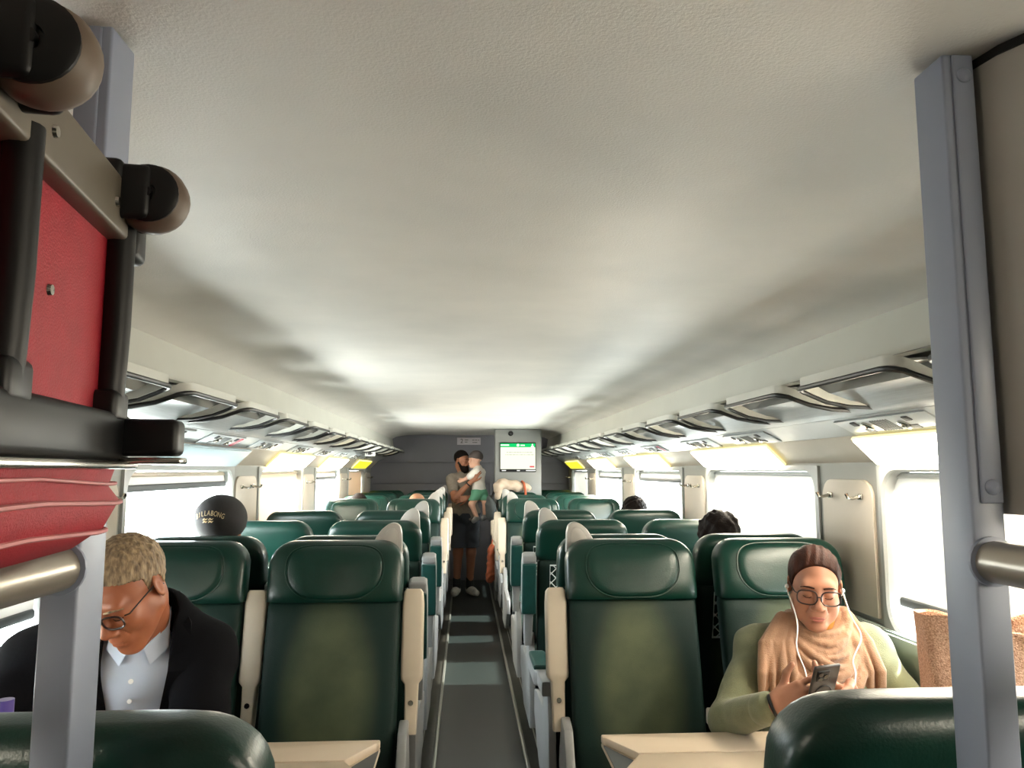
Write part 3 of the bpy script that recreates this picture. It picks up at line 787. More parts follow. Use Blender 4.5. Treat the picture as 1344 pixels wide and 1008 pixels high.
def spectacles(F, parent, sc=1.0, w=.031, rx=.0235, ry=.0165, fy=0.0):
    b = B()
    for q in (-1, 1):
        ring = []
        for k in range(28):
            a = 2 * math.pi * k / 28; c, s_ = math.cos(a), math.sin(a)
            x = q * w + rx * math.copysign(abs(c) ** .7, c); z = .001 + ry * math.copysign(abs(s_) ** .7, s_)
            ring.append(F(np.array((x, -.103 - fy + .35 * (abs(x) - .0) ** 2 * 6, z)) * sc))
        b.tube(ring, .0024 * sc, 6, closed=True)
        b.tube([F(np.array(p) * sc) for p in ((q * (w + rx), -.098 - fy + .012 * (fy > 0), .008), (q * .070, -.085, .009), (q * .078, -.02, .012), (q * .078, .012, .010), (q * .077, .026, -.008))], .0018 * sc, 6)
    b.tube([F(np.array(p) * sc) for p in ((-(w - rx), -.1035 - fy, .004), (0, -.108 - fy, .007), (w - rx, -.1035 - fy, .004))], .0019 * sc, 6)
    return b.obj('glasses', M['glassesframe'], parent)
def hair_prims(F, r=(.081, .099, .090), c=(0, .020, .040), sc=1.0): return [ell(F(np.array(c) * sc), np.array(r) * sc, F.R, .01)]
def hair_clip(F, rules, sc=1.0):
    # keep points for which every rule (ny, nz, offset) has ny*y + nz*z > offset
    def f(P):
        q = (P - F.c) @ F.R / sc; d = np.full(len(P), -1.0)
        for ny, nz, o in rules:
            l = math.hypot(ny, nz); d = np.maximum(d, (o - (ny * q[:, 1] + nz * q[:, 2])) / l)
        return d * sc
    return f
def wob(amp, f, ph=0.0):
    return lambda P: amp * (np.sin(P[:, 0] * f + ph + 2 * np.sin(P[:, 2] * f * .45)) * np.sin(P[:, 2] * f * .8 + 1.3 * ph + np.sin(P[:, 1] * f * .7)))
def brows(F, m, parent, sc=1.0, z=.022):
    b = B()
    for q in (-1, 1): b.tube([F(np.array(p) * sc) for p in ((q * .013, -.0945, z - .001), (q * .028, -.0940, z + .002), (q * .042, -.0875, z + .001), (q * .053, -.077, z - .005))], [.0024 * sc, .0032 * sc, .0026 * sc, .001 * sc], 6)
    return b.obj('eyebrows', m, parent)
def lashes(F, m, parent, sc=1.0):
    b = B()
    for q in (-1, 1): b.tube([F(np.array(p) * sc) for p in ((q * .0175, -.0855, -.0035), (q * .026, -.0893, -.0062), (q * .036, -.0885, -.0062), (q * .0445, -.0815, -.0025))], .0012 * sc, 5)
    return b.obj('eyelashes', m, parent)
def lips(F, parent, sc=1.0):
    b = B()
    b.tube([F(np.array(p) * sc) for p in ((-.022, -0.0937, -.069), (-.010, -0.0987, -.0655), (0, -0.0994, -.0662), (.010, -0.0987, -.0655), (.022, -0.0937, -.069))], [.0012, .003, .003, .003, .0012], 6)
    b.tube([F(np.array(p) * sc) for p in ((-.020, -0.0937, -.0705), (-.010, -0.0987, -.0745), (0, -0.0997, -.0752), (.010, -0.0987, -.0745), (.020, -0.0937, -.0705))], [.0012, .0034, .0036, .0034, .0012], 6)
    return b.obj('lips', M['lip'], parent)

def torso_prims(hip, neck, shL, shR, w=.15, d=.105, grow=0.0, k=.05):
    hip, neck, shL, shR = map(lambda q: np.array(q, float), (hip, neck, shL, shR))
    up = neck - hip; L = np.linalg.norm(up); up /= L; ac = shL - shR; ac /= np.linalg.norm(ac)
    f = np.cross(up, ac); R = np.stack([ac, np.cross(up, ac), up], 1)
    P = [ell(hip + up * .03, (w + .02 + grow, d + .02 + grow, .13 + grow), R, k), ell(hip + up * L * .40, (w * .92 + grow, d + grow, .17 + grow), R, k),
         ell(hip + up * L * .68, (w + .01 + grow, d + .008 + grow, .16 + grow), R, k), cone(shL, shR, .058 + grow, .058 + grow, k),
         cone(neck, hip + up * L * .8, .052 + grow, .09 + grow, k)]
    return P

# ------------------------------------------------------------------ woman in the right window seat
def woman():
    t = thing('person', 'woman in green sweater and tan scarf looking at her phone', 'person', (0, 0, 0))
    HF = Frame((1.072, 2.335, 1.150), Rot(0, 3, -17) @ Rot(12, 0, 0)); HS = .95
    hip, neck = (1.125, 2.50, .56), (1.095, 2.405, 1.005)
    sR, sL = (.925, 2.43, .945), (1.275, 2.43, .945)
    eR, eL = (.775, 2.30, .775), (1.36, 2.28, .765)
    wR, wL = (.835, 2.095, .872), (1.09, 2.085, .86)
    handR = frame_from(wR, (.085, -.045, .045), (-.35, -.75, .35)); handL = frame_from((1.035, 2.075, .905), (-.10, -.05, .035), (.05, -.35, -.85))
    hp = hand_prims(handR, -1, (.18, .42, .55, .62), (.9, -.25), .06) + hand_prims(handL, 1, (.35, .45, .6, .7), (.35, -.7), .0)
    arms = lambda g: chain([sR, eR, wR], [.050 + g, .043 + g, .027 + g], .02) + chain([sL, eL, wL], [.050 + g, .043 + g, .029 + g], .02)
    legs = lambda g: chain([(1.03, 2.47, .53), (1.0, 2.06, .545), (1.0, 2.02, .08)], [.085 + g, .06 + g, .042 + g], .03) + chain([(1.22, 2.47, .53), (1.25, 2.06, .545), (1.26, 2.02, .08)], [.085 + g, .06 + g, .042 + g], .03)
    body = head_prims(HF, True, HS) + [cone(HF((0, .02, -.06)), neck, .050, .054, .03)] + [ell(HF((q * .043, -.030, -.050)), (.018, .026, .034), HF.R, .03) for q in (-1, 1)] + torso_prims(hip, neck, sL, sR, .145, .10) + arms(-.004) + [cone(wL, (1.035, 2.075, .905), .026, .024, .02)] + legs(0) + hp
    body += chain([(1.0, 2.04, .04), (1.0, 1.90, .03)], [.04, .03]) + chain([(1.26, 2.04, .04), (1.27, 1.90, .03)], [.04, .03])
    sobj('body', body, .0029, M['skin_w'], t, relax=1)
    fold = wob(.004, 42)
    nk = np.array(neck)
    def swclip(P):
        d1 = .075 - np.linalg.norm(P - nk - np.array((0, -.01, .055)), axis=1)
        return d1
    eRw = tuple(np.array(eR) * .14 + np.array(wR) * .86); eLw = tuple(np.array(eL) * .14 + np.array(wL) * .86)
    sw = torso_prims(hip, neck, sL, sR, .15, .105, .018) + chain([sR, eR, eRw], [.062, .052, .040], .02) + chain([sL, eL, eLw], [.062, .052, .040], .02) + [ell((1.125, 2.36, .82), (.15, .09, .10), None, .05)]
    sobj('sweater', sw, .005, M['sweater'], t, swclip, fold)
    cuffs = [cone(np.array(wR) * .80 + np.array(eR) * .20, np.array(wR) * .88 + np.array(eR) * .12, .044, .042)]
    sobj('cuff', cuffs, .004, M['sweater'], t)
    sobj('trousers', torso_prims(hip, neck, sL, sR, .15, .105, .02)[:1] + legs(.014), .008, M['trousers'], t)
    sobj('shoes', chain([(1.0, 2.06, .035), (1.0, 1.88, .03)], [.05, .04]) + chain([(1.26, 2.06, .035), (1.27, 1.88, .03)], [.05, .04]), .008, M['black'], t)
    sobj('top_collar', [cone(nk + (-.0, -.012, .0), nk + (0, -.02, .045), .066, .058)], .004, M['mustard'], t)
    # scarf: wound loops with ridged folds, two hanging ends
    sc = []
    def loop(c, rx, ry, r, tilt, dip, n=26, ph=0.0, k=.008):
        pts = []
        for q in range(n + 1):
            a = 2 * math.pi * q / n
            x = rx * math.cos(a); y = ry * math.sin(a)
            pts.append((c[0] + x, c[1] + y, c[2] + tilt * x - dip * max(0, -math.sin(a)) ** 1.5 + .005 * math.sin(3 * a + ph)))
        return chain(pts, [r * (1 + .12 * math.sin(2 * math.pi * a_ / n * 2 + ph)) for a_ in range(n + 1)], k)
    for i in range(4): sc += loop((1.088, 2.375, 1.045 - .024 * i), .074 + .013 * i, .070 + .011 * i, .017, .04 - .02 * i, .050 + .02 * i, ph=i, k=.02)
    for i in range(9):
        f = i / 8
        sc += loop((1.088 + .004 * math.sin(i * 2), 2.372, 1.058 - .098 * f), .083 + .050 * f, .082 + .048 * f, .0098 + .0035 * math.sin(i * 1.7), .20 * math.sin(i * 1.1 + .4), .045 + .075 * f, ph=i * 1.9, k=.003)
    for j, (cx_, dirn, zb) in enumerate(((.925, -1, .845), (1.192, 1, .79))):
        for i in range(7):
            dx = -.048 + .016 * i; r = .0125 + .0035 * math.sin(i * 2.2 + j)
            sc += chain([(1.085 + dirn * .085 + dx * .5, 2.375, 1.055), (cx_ - dirn * .01 + dx * .8, 2.315, .985), (cx_ + dx, 2.283 + .014 * (i % 2), .91), (cx_ - dirn * .004 + dx * 1.1, 2.288 + .016 * (i % 2), zb)], [r, r * 1.15, r, r * .75], .003)
    o = sobj('scarf', sc, .0034, M['scarf'], t, None, None, 1)
    b = B()
    for k in range(13):
        x = .874 + k * .0085; b.tube([(x, 2.287, .842), (x - .002 + .003 * math.sin(k * 2.1), 2.282, .815)], .0016, 5)
    b.obj('fringe', M['scarf'], o)
    # hair parted and pulled back
    hr = hair_prims(HF, (.0815, .1005, .0905), (0, .020, .038), HS) + [ell(HF((0, .112, .0)), (.04, .03, .04), HF.R, .03)]
    def hc(P):
        q = (P - HF.c) @ HF.R / HS
        line = .022 + .046 * np.clip(1 - (np.abs(q[:, 0] - .005) / .062) ** 2, -.9, 1)     # rounded hairline on the brow
        d = line - q[:, 2] + .55 * (-.065 - q[:, 1]) * 0
        front = np.where(q[:, 1] < .0, line - q[:, 2], -1)
        side = (-.012 - (q[:, 1] * .9 + q[:, 2] * .45)) / 1.0
        return np.maximum(np.maximum(front, side), -.085 - q[:, 2])
    sobj('hair', hr, .0032, M['hair_dark'], t, hc, lambda P: .0014 * np.sin(((P - HF.c) @ HF.R)[:, 0] * 260 + 3 * np.sin(((P - HF.c) @ HF.R)[:, 2] * 30)), 1)
    spectacles(HF, t, HS, .0350, .0290, .0225, .006); brows(HF, M['hair_dark'], t, HS, .0275); lashes(HF, M['hair_dark'], t, HS); lips(HF, t, HS)
    # earphones
    b = B()
    for q in (-1, 1): b.sphere(HF((q * .080, -.006, -.004)), .007, 10)
    earR, earL = HF((-.081, -.008, -.010)), HF((.081, -.008, -.010))
    b.tube(smooth_path([earR, (.985, 2.27, 1.06), (.972, 2.25, .99), (.985, 2.235, .935), (.99, 2.21, .90), (1.02, 2.14, .875), (1.0, 2.06, .93)]), .0022, 6)
    b.tube(smooth_path([earL, (1.145, 2.26, 1.075), (1.16, 2.235, 1.02), (1.125, 2.22, .96), (1.12, 2.20, .92), (1.08, 2.16, .87), (1.02, 2.14, .872)]), .0022, 6)
    b.obj('earphones', M['earphone'], t)
    b = B().lathe([(.031, -.004), (.033, 0), (.031, .004)], 18, wR, Matrix(handR.R.tolist()) @ Matrix.Rotation(math.pi / 2, 3, 'X'))
    b.obj('bracelet', M['black'], t)
    # phone, held in her left hand
    ph = thing('smartphone', 'dark smartphone held up in the hands of the woman', 'phone', (.930, 2.005, .942))
    ph.rotation_euler = (math.radians(28), math.radians(-4), math.radians(8))
    B().box((0, 0, 0), (.074, .010, .150), .009).obj('phone_body', M['phone'], ph)
    cmx = B().box((-.012, -.006, .047), (.036, .006, .034), .006).obj('camera_bump', M['black'], ph)
    b = B()
    for x, z in ((-.021, .055), (-.021, .039), (-.005, .047)): b.lathe([(0, 0), (.0065, 0), (.0065, .003), (0, .003)], 14, (x, -.008, z), Matrix.Rotation(math.pi / 2, 3, 'X'))
    b.obj('camera_lens', M['lens'], cmx)
    b = B(); b.tube([(.024 * math.cos(a), -.0055, -.012 + .024 * math.sin(a)) for a in np.linspace(0, 2 * math.pi, 29)[:-1]], .002, 6, closed=True)
    b.obj('case_ring', M['black'], ph)
woman()

# ------------------------------------------------------------------ man bent over the left table
def man_left():
    t = thing('person', 'grey haired man in glasses and dark jacket bent over table', 'person', (0, 0, 0))
    HF = Frame((-.790, 1.89, 1.222), Rot(0, -6, -20) @ Rot(36, 0, 0))
    hip, neck = (-1.0, 2.50, .57), (-.825, 2.075, 1.115)
    sL, sR = (-.695, 2.15, 1.015), (-1.09, 2.08, 1.02)
    eL, eR = (-.645, 1.98, .80), (-1.16, 1.85, .82)
    wL, wR = (-.80, 1.78, .81), (-1.02, 1.74, .81)
    arms = lambda g: chain([sL, eL, wL], [.056 + g, .046 + g, .031 + g], .02) + chain([sR, eR, wR], [.056 + g, .046 + g, .031 + g], .02)
    legs = lambda g: chain([(-1.09, 2.47, .54), (-1.11, 2.02, .56), (-1.11, 2.05, .08)], [.09 + g, .066 + g, .045 + g], .03) + chain([(-.91, 2.47, .54), (-.89, 2.02, .56), (-.89, 2.05, .08)], [.09 + g, .066 + g, .045 + g], .03)
    hands = hand_prims(frame_from(wL, (-.10, -.08, -.005), (0, 0, 1)), -1, (.3, .35, .4, .45), (.6, .2)) + hand_prims(frame_from(wR, (.08, -.10, -.005), (0, 0, 1)), -1, (.3, .35, .4, .45), (.6, .2))
    body = head_prims(HF) + [cone(HF((0, .03, -.05)), neck, .050, .060, .03)] + torso_prims(hip, neck, sL, sR, .16, .115) + arms(-.004) + legs(0) + hands
    body += chain([(-1.11, 2.06, .04), (-1.11, 1.90, .03)], [.04, .03]) + chain([(-.89, 2.06, .04), (-.89, 1.90, .03)], [.04, .03])
    sobj('body', body, .0032, M['skin_m'], t, relax=1)
    up = np.array(neck) - np.array(hip); up /= np.linalg.norm(up); ac = np.array(sL) - np.array(sR); ac /= np.linalg.norm(ac); fw = np.cross(ac, up) * 1.0
    if fw[1] > 0: fw = -fw
    nk = np.array(neck)
    def open_front(P, half, grow):
        q = P - (nk + fw * .05); u = q @ up; x = np.abs(q @ ac); f = (P - nk) @ fw
        w = half - u * grow            # V opening, widest at the neck
        return np.where(f > .0, w - x, -1)
    def shclip(P): return .068 - np.linalg.norm(P - nk - up * .085 - fw * .02, axis=1)
    sobj('shirt', torso_prims(hip, neck, sL, sR, .165, .12, .012), .005, M['shirt'], t, shclip, wob(.003, 40))
    def jclip(P):
        q = P - (nk + fw * .05); u = q @ up; x = (q @ ac); f = (P - nk) @ fw
        w = np.clip(.085 + u * .10, .03, .2)
        o = np.where(f > .02, w - np.abs(x + .01), -1)
        n_ = .078 - np.linalg.norm(P - nk - up * .07 - fw * .02, axis=1)
        return np.maximum(np.maximum(o, n_), np.maximum(.035 - np.linalg.norm(P - np.array(wL), axis=1), .035 - np.linalg.norm(P - np.array(wR), axis=1)))
    jk = torso_prims(hip, neck, sL, sR, .168, .125, .028) + arms(.022) + [cone(sL, nk + ac * .05, .07, .07, .05), cone(sR, nk - ac * .05, .07, .07, .05)]
    j = sobj('jacket', jk, .005, M['jacket'], t, jclip, wob(.005, 34, .6))
    # lapels and collar
    b = B()
    for q in (1, -1):
        base = nk + ac * q * .085 + fw * .10
        pts = [nk + ac * q * .055 - fw * .055 + up * .05, nk + ac * q * .085 + fw * .03 + up * .03, nk + ac * q * .08 + fw * .105 - up * .06, nk + ac * q * .07 + fw * .135 - up * .20, nk + ac * q * .05 + fw * .14 - up * .34]
        out = [p + ac * q * d_ for p, d_ in zip(pts, (.018, .032, .055, .05, .02))]
        for i in range(4):
            th = fw * .010 + up * .006
            b.rings([[pts[i] + th, out[i] + th * .4, out[i] - th, pts[i] - th], [pts[i + 1] + th, out[i + 1] + th * .4, out[i + 1] - th, pts[i + 1] - th]])
    b.obj('lapels', M['jacket'], j)
    b = B()
    for q in (1, -1):
        pts = [nk + ac * q * .062 + fw * .0 + up * .055, nk + ac * q * .048 + fw * .052 + up * .028, nk + ac * q * .018 + fw * .082 + up * .0, nk + ac * q * .036 + fw * .095 - up * .045, nk + ac * q * .072 + fw * .066 - up * .012]
        th = fw * .004
        b.rings([[p + th for p in pts], [p - th for p in pts]])
    b.obj('shirt_collar', M['shirt'], t)
    b = B()
    for k in range(3): b.lathe([(0, 0), (.006, 0), (.006, .003), (0, .003)], 10, nk + fw * (.133 + .003 * k) - up * (.06 + .075 * k), Matrix.Rotation(math.pi / 2, 3, 'X'))
    b.obj('shirt_button', M['earphone'], t)
    sobj('trousers', torso_prims(hip, neck, sL, sR, .16, .115, .02)[:1] + legs(.016), .008, M['trousers'], t)
    sobj('shoes', chain([(-1.11, 2.07, .035), (-1.11, 1.88, .03)], [.05, .042]) + chain([(-.89, 2.07, .035), (-.89, 1.88, .03)], [.05, .042]), .008, M['black'], t)
    def hc(P):
        q = (P - HF.c) @ HF.R
        line = .062 + .016 * np.clip(1 - (np.abs(q[:, 0]) / .05) ** 2, -1.2, 1)
        front = np.where(q[:, 1] < -.012, line - q[:, 2], -1)
        burn = np.where((q[:, 1] >= -.012) & (q[:, 1] < .012), -.012 - q[:, 2], -1)
        back = np.where(q[:, 1] >= .012, .020 - q[:, 2] - np.clip((q[:, 1] - .03) * 2.2, 0, .085), -1)
        return np.maximum(np.maximum(front, burn), back)
    rng = np.random.RandomState(3); K = rng.normal(size=(10, 3)) * 190
    sobj('hair', hair_prims(HF, (.0785, .0985, .0905), (0, .019, .039)), .0028, M['hair_grey'], t, hc, lambda P: .0014 * sum(np.sin(P @ k_ + i) for i, k_ in enumerate(K)) / 3, 0)
    spectacles(HF, t, 1.0, .033, .0255, .0175, .003); brows(HF, M['hair_grey'], t); lashes(HF, M['hair_dark'], t)
man_left()

# ------------------------------------------------------------------ other passengers
def text_mesh(txt, size, m, name, depth=.001):
    cu = bpy.data.curves.new('txt', 'FONT'); cu.body = txt; cu.size = size; cu.align_x = 'CENTER'; cu.align_y = 'CENTER'; cu.extrude = depth
    o = bpy.data.objects.new('txt', cu); COL.objects.link(o)
    me = bpy.data.meshes.new_from_object(o.evaluated_get(bpy.context.evaluated_depsgraph_get()))
    bpy.data.objects.remove(o); bpy.data.curves.remove(cu)
    me.name = name; me.materials.clear(); me.materials.append(m); return me
FACE = Matrix.Rotation(math.pi / 2, 4, 'X')       # lay (x, y) text into the x-z plane facing -y
def seated(label, x, y, facing, zc, hair, skin, cloth, curly=0.0, cap=False):
    # facing -1: towards the camera. zc is the head centre
    t = thing('person', label, 'person', (x, y, 0), 0 if facing < 0 else math.pi)
    dz = zc - 1.17
    HF = Frame((0, -.02, zc), Rot(8, 0, 0))
    hip, neck = (0, .0, .57), (0, .02, 1.02 + dz); sL, sR = (.17, .03, .95 + dz), (-.17, .03, .95 + dz)
    eL, eR, wL, wR = (.205, -.06, .70), (-.205, -.06, .70), (.14, -.30, .64), (-.14, -.30, .64)
    arms = lambda g: chain([sL, eL, wL], [.05 + g, .042 + g, .028 + g], .02) + chain([sR, eR, wR], [.05 + g, .042 + g, .028 + g], .02)
    legs = lambda g: [p for q in (-1, 1) for p in chain([(q * .09, -.02, .54), (q * .11, -.42, .56), (q * .11, -.42, .07)], [.085 + g, .06 + g, .042 + g], .03)]
    hands = hand_prims(frame_from(wL, (-.3, -.9, -.2), (0, -.2, 1)), -1, (.3, .35, .4, .45), (.6, .2)) + hand_prims(frame_from(wR, (.3, -.9, -.2), (0, -.2, 1)), 1, (.3, .35, .4, .45), (.6, .2))
    body = head_prims(HF) + [cone(HF((0, .025, -.06)), neck, .05, .055, .03)] + torso_prims(hip, neck, sL, sR, .14, .10) + arms(-.004) + legs(0) + hands + [p for q in (-1, 1) for p in chain([(q * .11, -.42, .05), (q * .11, -.56, .035)], [.04, .03])]
    sobj('body', body, .007, skin, t, relax=1)
    sobj('top', torso_prims(hip, neck, sL, sR, .145, .105, .016) + arms(.014), .009, cloth, t, lambda P: .066 - np.linalg.norm(P - np.array(neck) - np.array((0, 0, .06)), axis=1))
    sobj('trousers', torso_prims(hip, neck, sL, sR, .14, .10, .018)[:1] + legs(.015), .010, M['trousers'], t)
    sobj('shoes', [p for q in (-1, 1) for p in chain([(q * .11, -.42, .04), (q * .11, -.57, .035)], [.05, .042])], .010, M['black'], t)
    if cap:
        o = sobj('cap', [ell(HF((0, .018, .050)), (.105, .118, .100), HF.R), ell(HF((0, -.12, .03)), (.07, .06, .01), HF.R, .01)], .006, M['capblack'], t, hair_clip(HF, [(0, 1, -.035)]))
        # arched print on the back of the cap
        c0 = HF((0, .018, .050))
        def put(me, az, el, lift=.004):
            d = HF.R @ np.array((math.sin(az) * math.cos(el), math.cos(az) * math.cos(el), math.sin(el)))
            r = 1 / math.sqrt((math.sin(az) * math.cos(el) / .105) ** 2 + (math.cos(az) * math.cos(el) / .118) ** 2 + (math.sin(el) / .100) ** 2)
            p = Vector(c0 + d * (r + lift)); ob = link('cap_print', me, o); ob.location = p
            return ob, Vector(d)
        word = 'BILLABONG'
        for i, chx in enumerate(word):
            f = (i - 4) / 4
            az = .10 - f * .46; el = .0 + .10 * (1 - f * f)
            ob, d = put(text_mesh(chx, .0185, M['capprint'], 'cap_print', .0008), az, el)
            rt = Vector((-math.cos(az), math.sin(az), 0)); upv = d.cross(rt).normalized()
            if upv.z < 0: upv = -upv
            rt = upv.cross(d).normalized()
            ob.matrix_local = Matrix.Translation(ob.location) @ Matrix((rt, upv, d)).transposed().to_4x4() @ Matrix.Rotation(-f * .30, 4, 'Z') @ Matrix.Diagonal((1, 1.6, 1, 1))
        for k in range(4):
            az = .10 - (-.11 + .2 * (k % 2)); el = -.11 - .085 * (k // 2)
            w = B().tube([(-.011, -.002, 0), (-.005, .004, 0), (.002, .0, 0), (.009, .005, 0)], [.0016, .0036, .003, .001], 6).mesh('cap_print', M['capprint'])
            ob, d = put(w, az, el, .001)
            rt = Vector((-math.cos(az), math.sin(az), 0)); upv = d.cross(rt).normalized()
            if upv.z < 0: upv = -upv
            rt = upv.cross(d).normalized(); ob.matrix_local = Matrix.Translation(ob.location) @ Matrix((rt, upv, d)).transposed().to_4x4()
    else:
        rng = np.random.RandomState(int(abs(x * 100))); K = rng.normal(size=(8, 3)) * 120
        dsp = (lambda P: curly * sum(np.sin(P @ k_ + i) for i, k_ in enumerate(K)) / 2) if curly else None
        sobj('hair', hair_prims(HF, (.082 + curly * 2, .101 + curly * 2, .092 + curly * 2), (0, .020, .040)), .005, hair, t, hair_clip(HF, [(.725, .688, .0)]), dsp, 1)
seated('passenger in black cap with pale arched print by left window', -1.015, 3.27, 1, 1.252, None, M['skin_d'], M['blueclothes'], cap=True)
seated('passenger with curly black hair just showing behind the woman', 1.115, 3.34, 1, 1.185, M['hair_black'], M['skin_d'], M['blueclothes'], .004)
seated('passenger with short black hair by far right window', 1.155, 5.21, 1, 1.190, M['hair_black'], M['skin_d'], M['backpack'], .003)
seated('passenger with dark hair by far left window', -1.04, 7.62, -1, 1.150, M['hair_black'], M['skin_d'], M['backpack'])
seated('passenger with fair tan head near far left aisle', -.475, 7.62, -1, 1.145, M['hair_tan'], M['skin_c'], M['backpack'])

def standing():
    t = thing('person', 'bearded man in grey polo standing in aisle holding child', 'person', (0, 0, 0))
    HF = Frame((-.045, 9.47, 1.620), Rot(0, 4, 52) @ Rot(8, 0, 0))
    hip, neck = (.0, 9.53, .95), (-.02, 9.51, 1.46)
    sR, sL = (-.165, 9.47, 1.385), (.125, 9.58, 1.40)
    eR, eL = (-.125, 9.26, 1.165), (.21, 9.40, 1.17)
    wR, wL = (.075, 9.22, 1.375), (.02, 9.225, 1.175)
    arms = lambda g: chain([sR, eR, wR], [.056 + g, .048 + g, .030 + g], .02) + chain([sL, eL, wL], [.056 + g, .048 + g, .030 + g], .02)
    lR = [(-.07, 9.53, .90), (-.085, 9.50, .50), (-.10, 9.53, .09)]; lL = [(.075, 9.54, .90), (.075, 9.52, .50), (.06, 9.56, .09)]
    legs = lambda g: chain(lR, [.092 + g, .058 + g, .038 + g], .03) + chain(lL, [.092 + g, .058 + g, .038 + g], .03) + [ell((-.092, 9.55, .37), (.05 + g, .058 + g, .11)), ell((.070, 9.57, .37), (.05 + g, .058 + g, .11))]
    hands = hand_prims(frame_from(wR, (.07, -.01, .10), (-.3, -1, .2)), 1, (.25, .3, .32, .36), (.5, .2)) + hand_prims(frame_from(wL, (-.09, -.02, -.02), (.0, -.9, .3)), -1, (.3, .35, .4, .42), (.5, .2))
    feet = chain([(-.10, 9.54, .06), (-.125, 9.36, .035)], [.04, .03]) + chain([(.06, 9.57, .06), (.125, 9.40, .035)], [.04, .03])
    body = head_prims(HF) + [cone(HF((0, .025, -.06)), neck, .055, .06, .03)] + torso_prims(hip, neck, sL, sR, .15, .11) + arms(-.004) + legs(0) + hands + feet
    sobj('body', body, .005, M['skin_d'], t, relax=1)
    nk = np.array(neck)
    def cl(P):
        a = .07 - np.linalg.norm(P - nk - np.array((.02, -.02, .06)), axis=1)
        for s_, e_ in ((sR, eR), (sL, eL)):
            s_, e_ = np.array(s_), np.array(e_); d = (e_ - s_) / np.linalg.norm(e_ - s_); L = np.linalg.norm(e_ - s_)
            u = (P - s_) @ d; r = np.linalg.norm(P - s_ - u[:, None] * d, axis=1)
            a = np.maximum(a, np.where((r < .10) & (u > 0), u - L * .70, -1))
        return a
    sobj('polo_shirt', torso_prims(hip, neck, sL, sR, .155, .115, .018) + chain([sR, eR], [.072, .064], .02) + chain([sL, eL], [.072, .064], .02), .007, M['polo'], t, cl, wob(.005, 40))
    b = B()
    b.tube([nk + np.array(p) for p in ((.055, .03, .045), (.055, -.05, .03), (.0, -.085, .0), (-.055, -.05, .03), (-.055, .03, .045))], .012, 8); b.obj('polo_collar', M['polo'], t)
    sobj('shorts', torso_prims(hip, neck, sL, sR, .155, .112, .024)[:1] + chain([lR[0], (-.08, 9.50, .54)], [.108, .098], .02) + chain([lL[0], (.078, 9.52, .54)], [.108, .098], .02), .007, M['shorts'], t, lambda P: np.maximum(.565 - P[:, 2], P[:, 2] - .985), wob(.004, 45))
    sobj('socks', chain([(-.10, 9.53, .07), (-.097, 9.525, .19)], [.044, .046]) + chain([(.06, 9.56, .07), (.062, 9.555, .19)], [.044, .046]), .006, M['sock'], t)
    sobj('shoes', chain([(-.10, 9.56, .05), (-.115, 9.44, .045), (-.128, 9.34, .036)], [.052, .048, .038], .02) + chain([(.06, 9.59, .05), (.10, 9.47, .045), (.140, 9.38, .036)], [.052, .048, .038], .02), .005, M['shoe'], t, lambda P: .002 - P[:, 2])
    sobj('beard', [ell(HF((0, -.055, -.088)), (.052, .050, .050), HF.R), ell(HF((0, -.082, -.100)), (.032, .030, .045), HF.R, .03), cone(HF((-.062, -.005, -.03)), HF((-.04, -.05, -.08)), .016, .024, .02), cone(HF((.062, -.005, -.03)), HF((.04, -.05, -.08)), .016, .024, .02)], .005, M['hair_black'], t, None, wob(.002, 160))
    sobj('hair', hair_prims(HF, (.080, .100, .091), (0, .020, .040)), .005, M['hair_black'], t, hair_clip(HF, [(.6, .8, .018)]), wob(.0015, 200))
    brows(HF, M['hair_black'], t); lashes(HF, M['hair_black'], t)
    b = B().lathe([(.031, -.008), (.034, -.006), (.034, .006), (.031, .008)], 16, (.035, 9.23, 1.335), Matrix(frame_from((0, 0, 0), (.07, -.01, .07), (-.3, -1, .2)).R.tolist()) @ Matrix.Rotation(math.pi / 2, 3, 'X')); b.obj('wristband', M['black'], t)
    # the child on his arm
    c = thing('person', 'small child in white tee and cap carried on bearded man\'s arm', 'person', (0, 0, 0))
    CF = Frame((.118, 9.335, 1.628), Rot(0, 0, -62) @ Rot(0, 0, 0)); k = .80
    chip, cneck = (.165, 9.32, 1.24), (.150, 9.335, 1.515)
    c1, c2 = (.12, 9.26, 1.48), (.195, 9.41, 1.48)
    e1, e2 = (.055, 9.22, 1.43), (.17, 9.50, 1.42); w1, w2 = (-.02, 9.24, 1.39), (.06, 9.53, 1.46)
    la = [(.135, 9.26, 1.215), (.075, 9.20, 1.10), (.13, 9.20, .965)]; lb = [(.21, 9.36, 1.21), (.24, 9.25, 1.12), (.235, 9.30, .985)]
    ar = lambda g: chain([c1, e1, w1], [.034 + g, .028 + g, .02 + g], .015) + chain([c2, e2, w2], [.034 + g, .028 + g, .02 + g], .015)
    lg = chain(la, [.052, .036, .026], .02) + chain(lb, [.052, .036, .026], .02)
    hd = hand_prims(frame_from(w1, (-.9, .1, -.3), (0, -1, .2)), 1, (.3, .35, .4, .4), (.5, .2), 0, .55) + hand_prims(frame_from(w2, (-.9, .1, .3), (0, 1, .2)), -1, (.3, .35, .4, .4), (.5, .2), 0, .55)
    ft = chain([(.13, 9.20, .94), (.105, 9.14, .915)], [.028, .022]) + chain([(.235, 9.30, .96), (.215, 9.24, .935)], [.028, .022])
    sobj('body', head_prims(CF, False, k) + [cone(CF((0, .02, -.05)), cneck, .036, .038, .02)] + torso_prims(chip, cneck, c2, c1, .075, .065, -.018, .03) + ar(0) + lg + hd + ft, .004, M['skin_c'], c, relax=1)
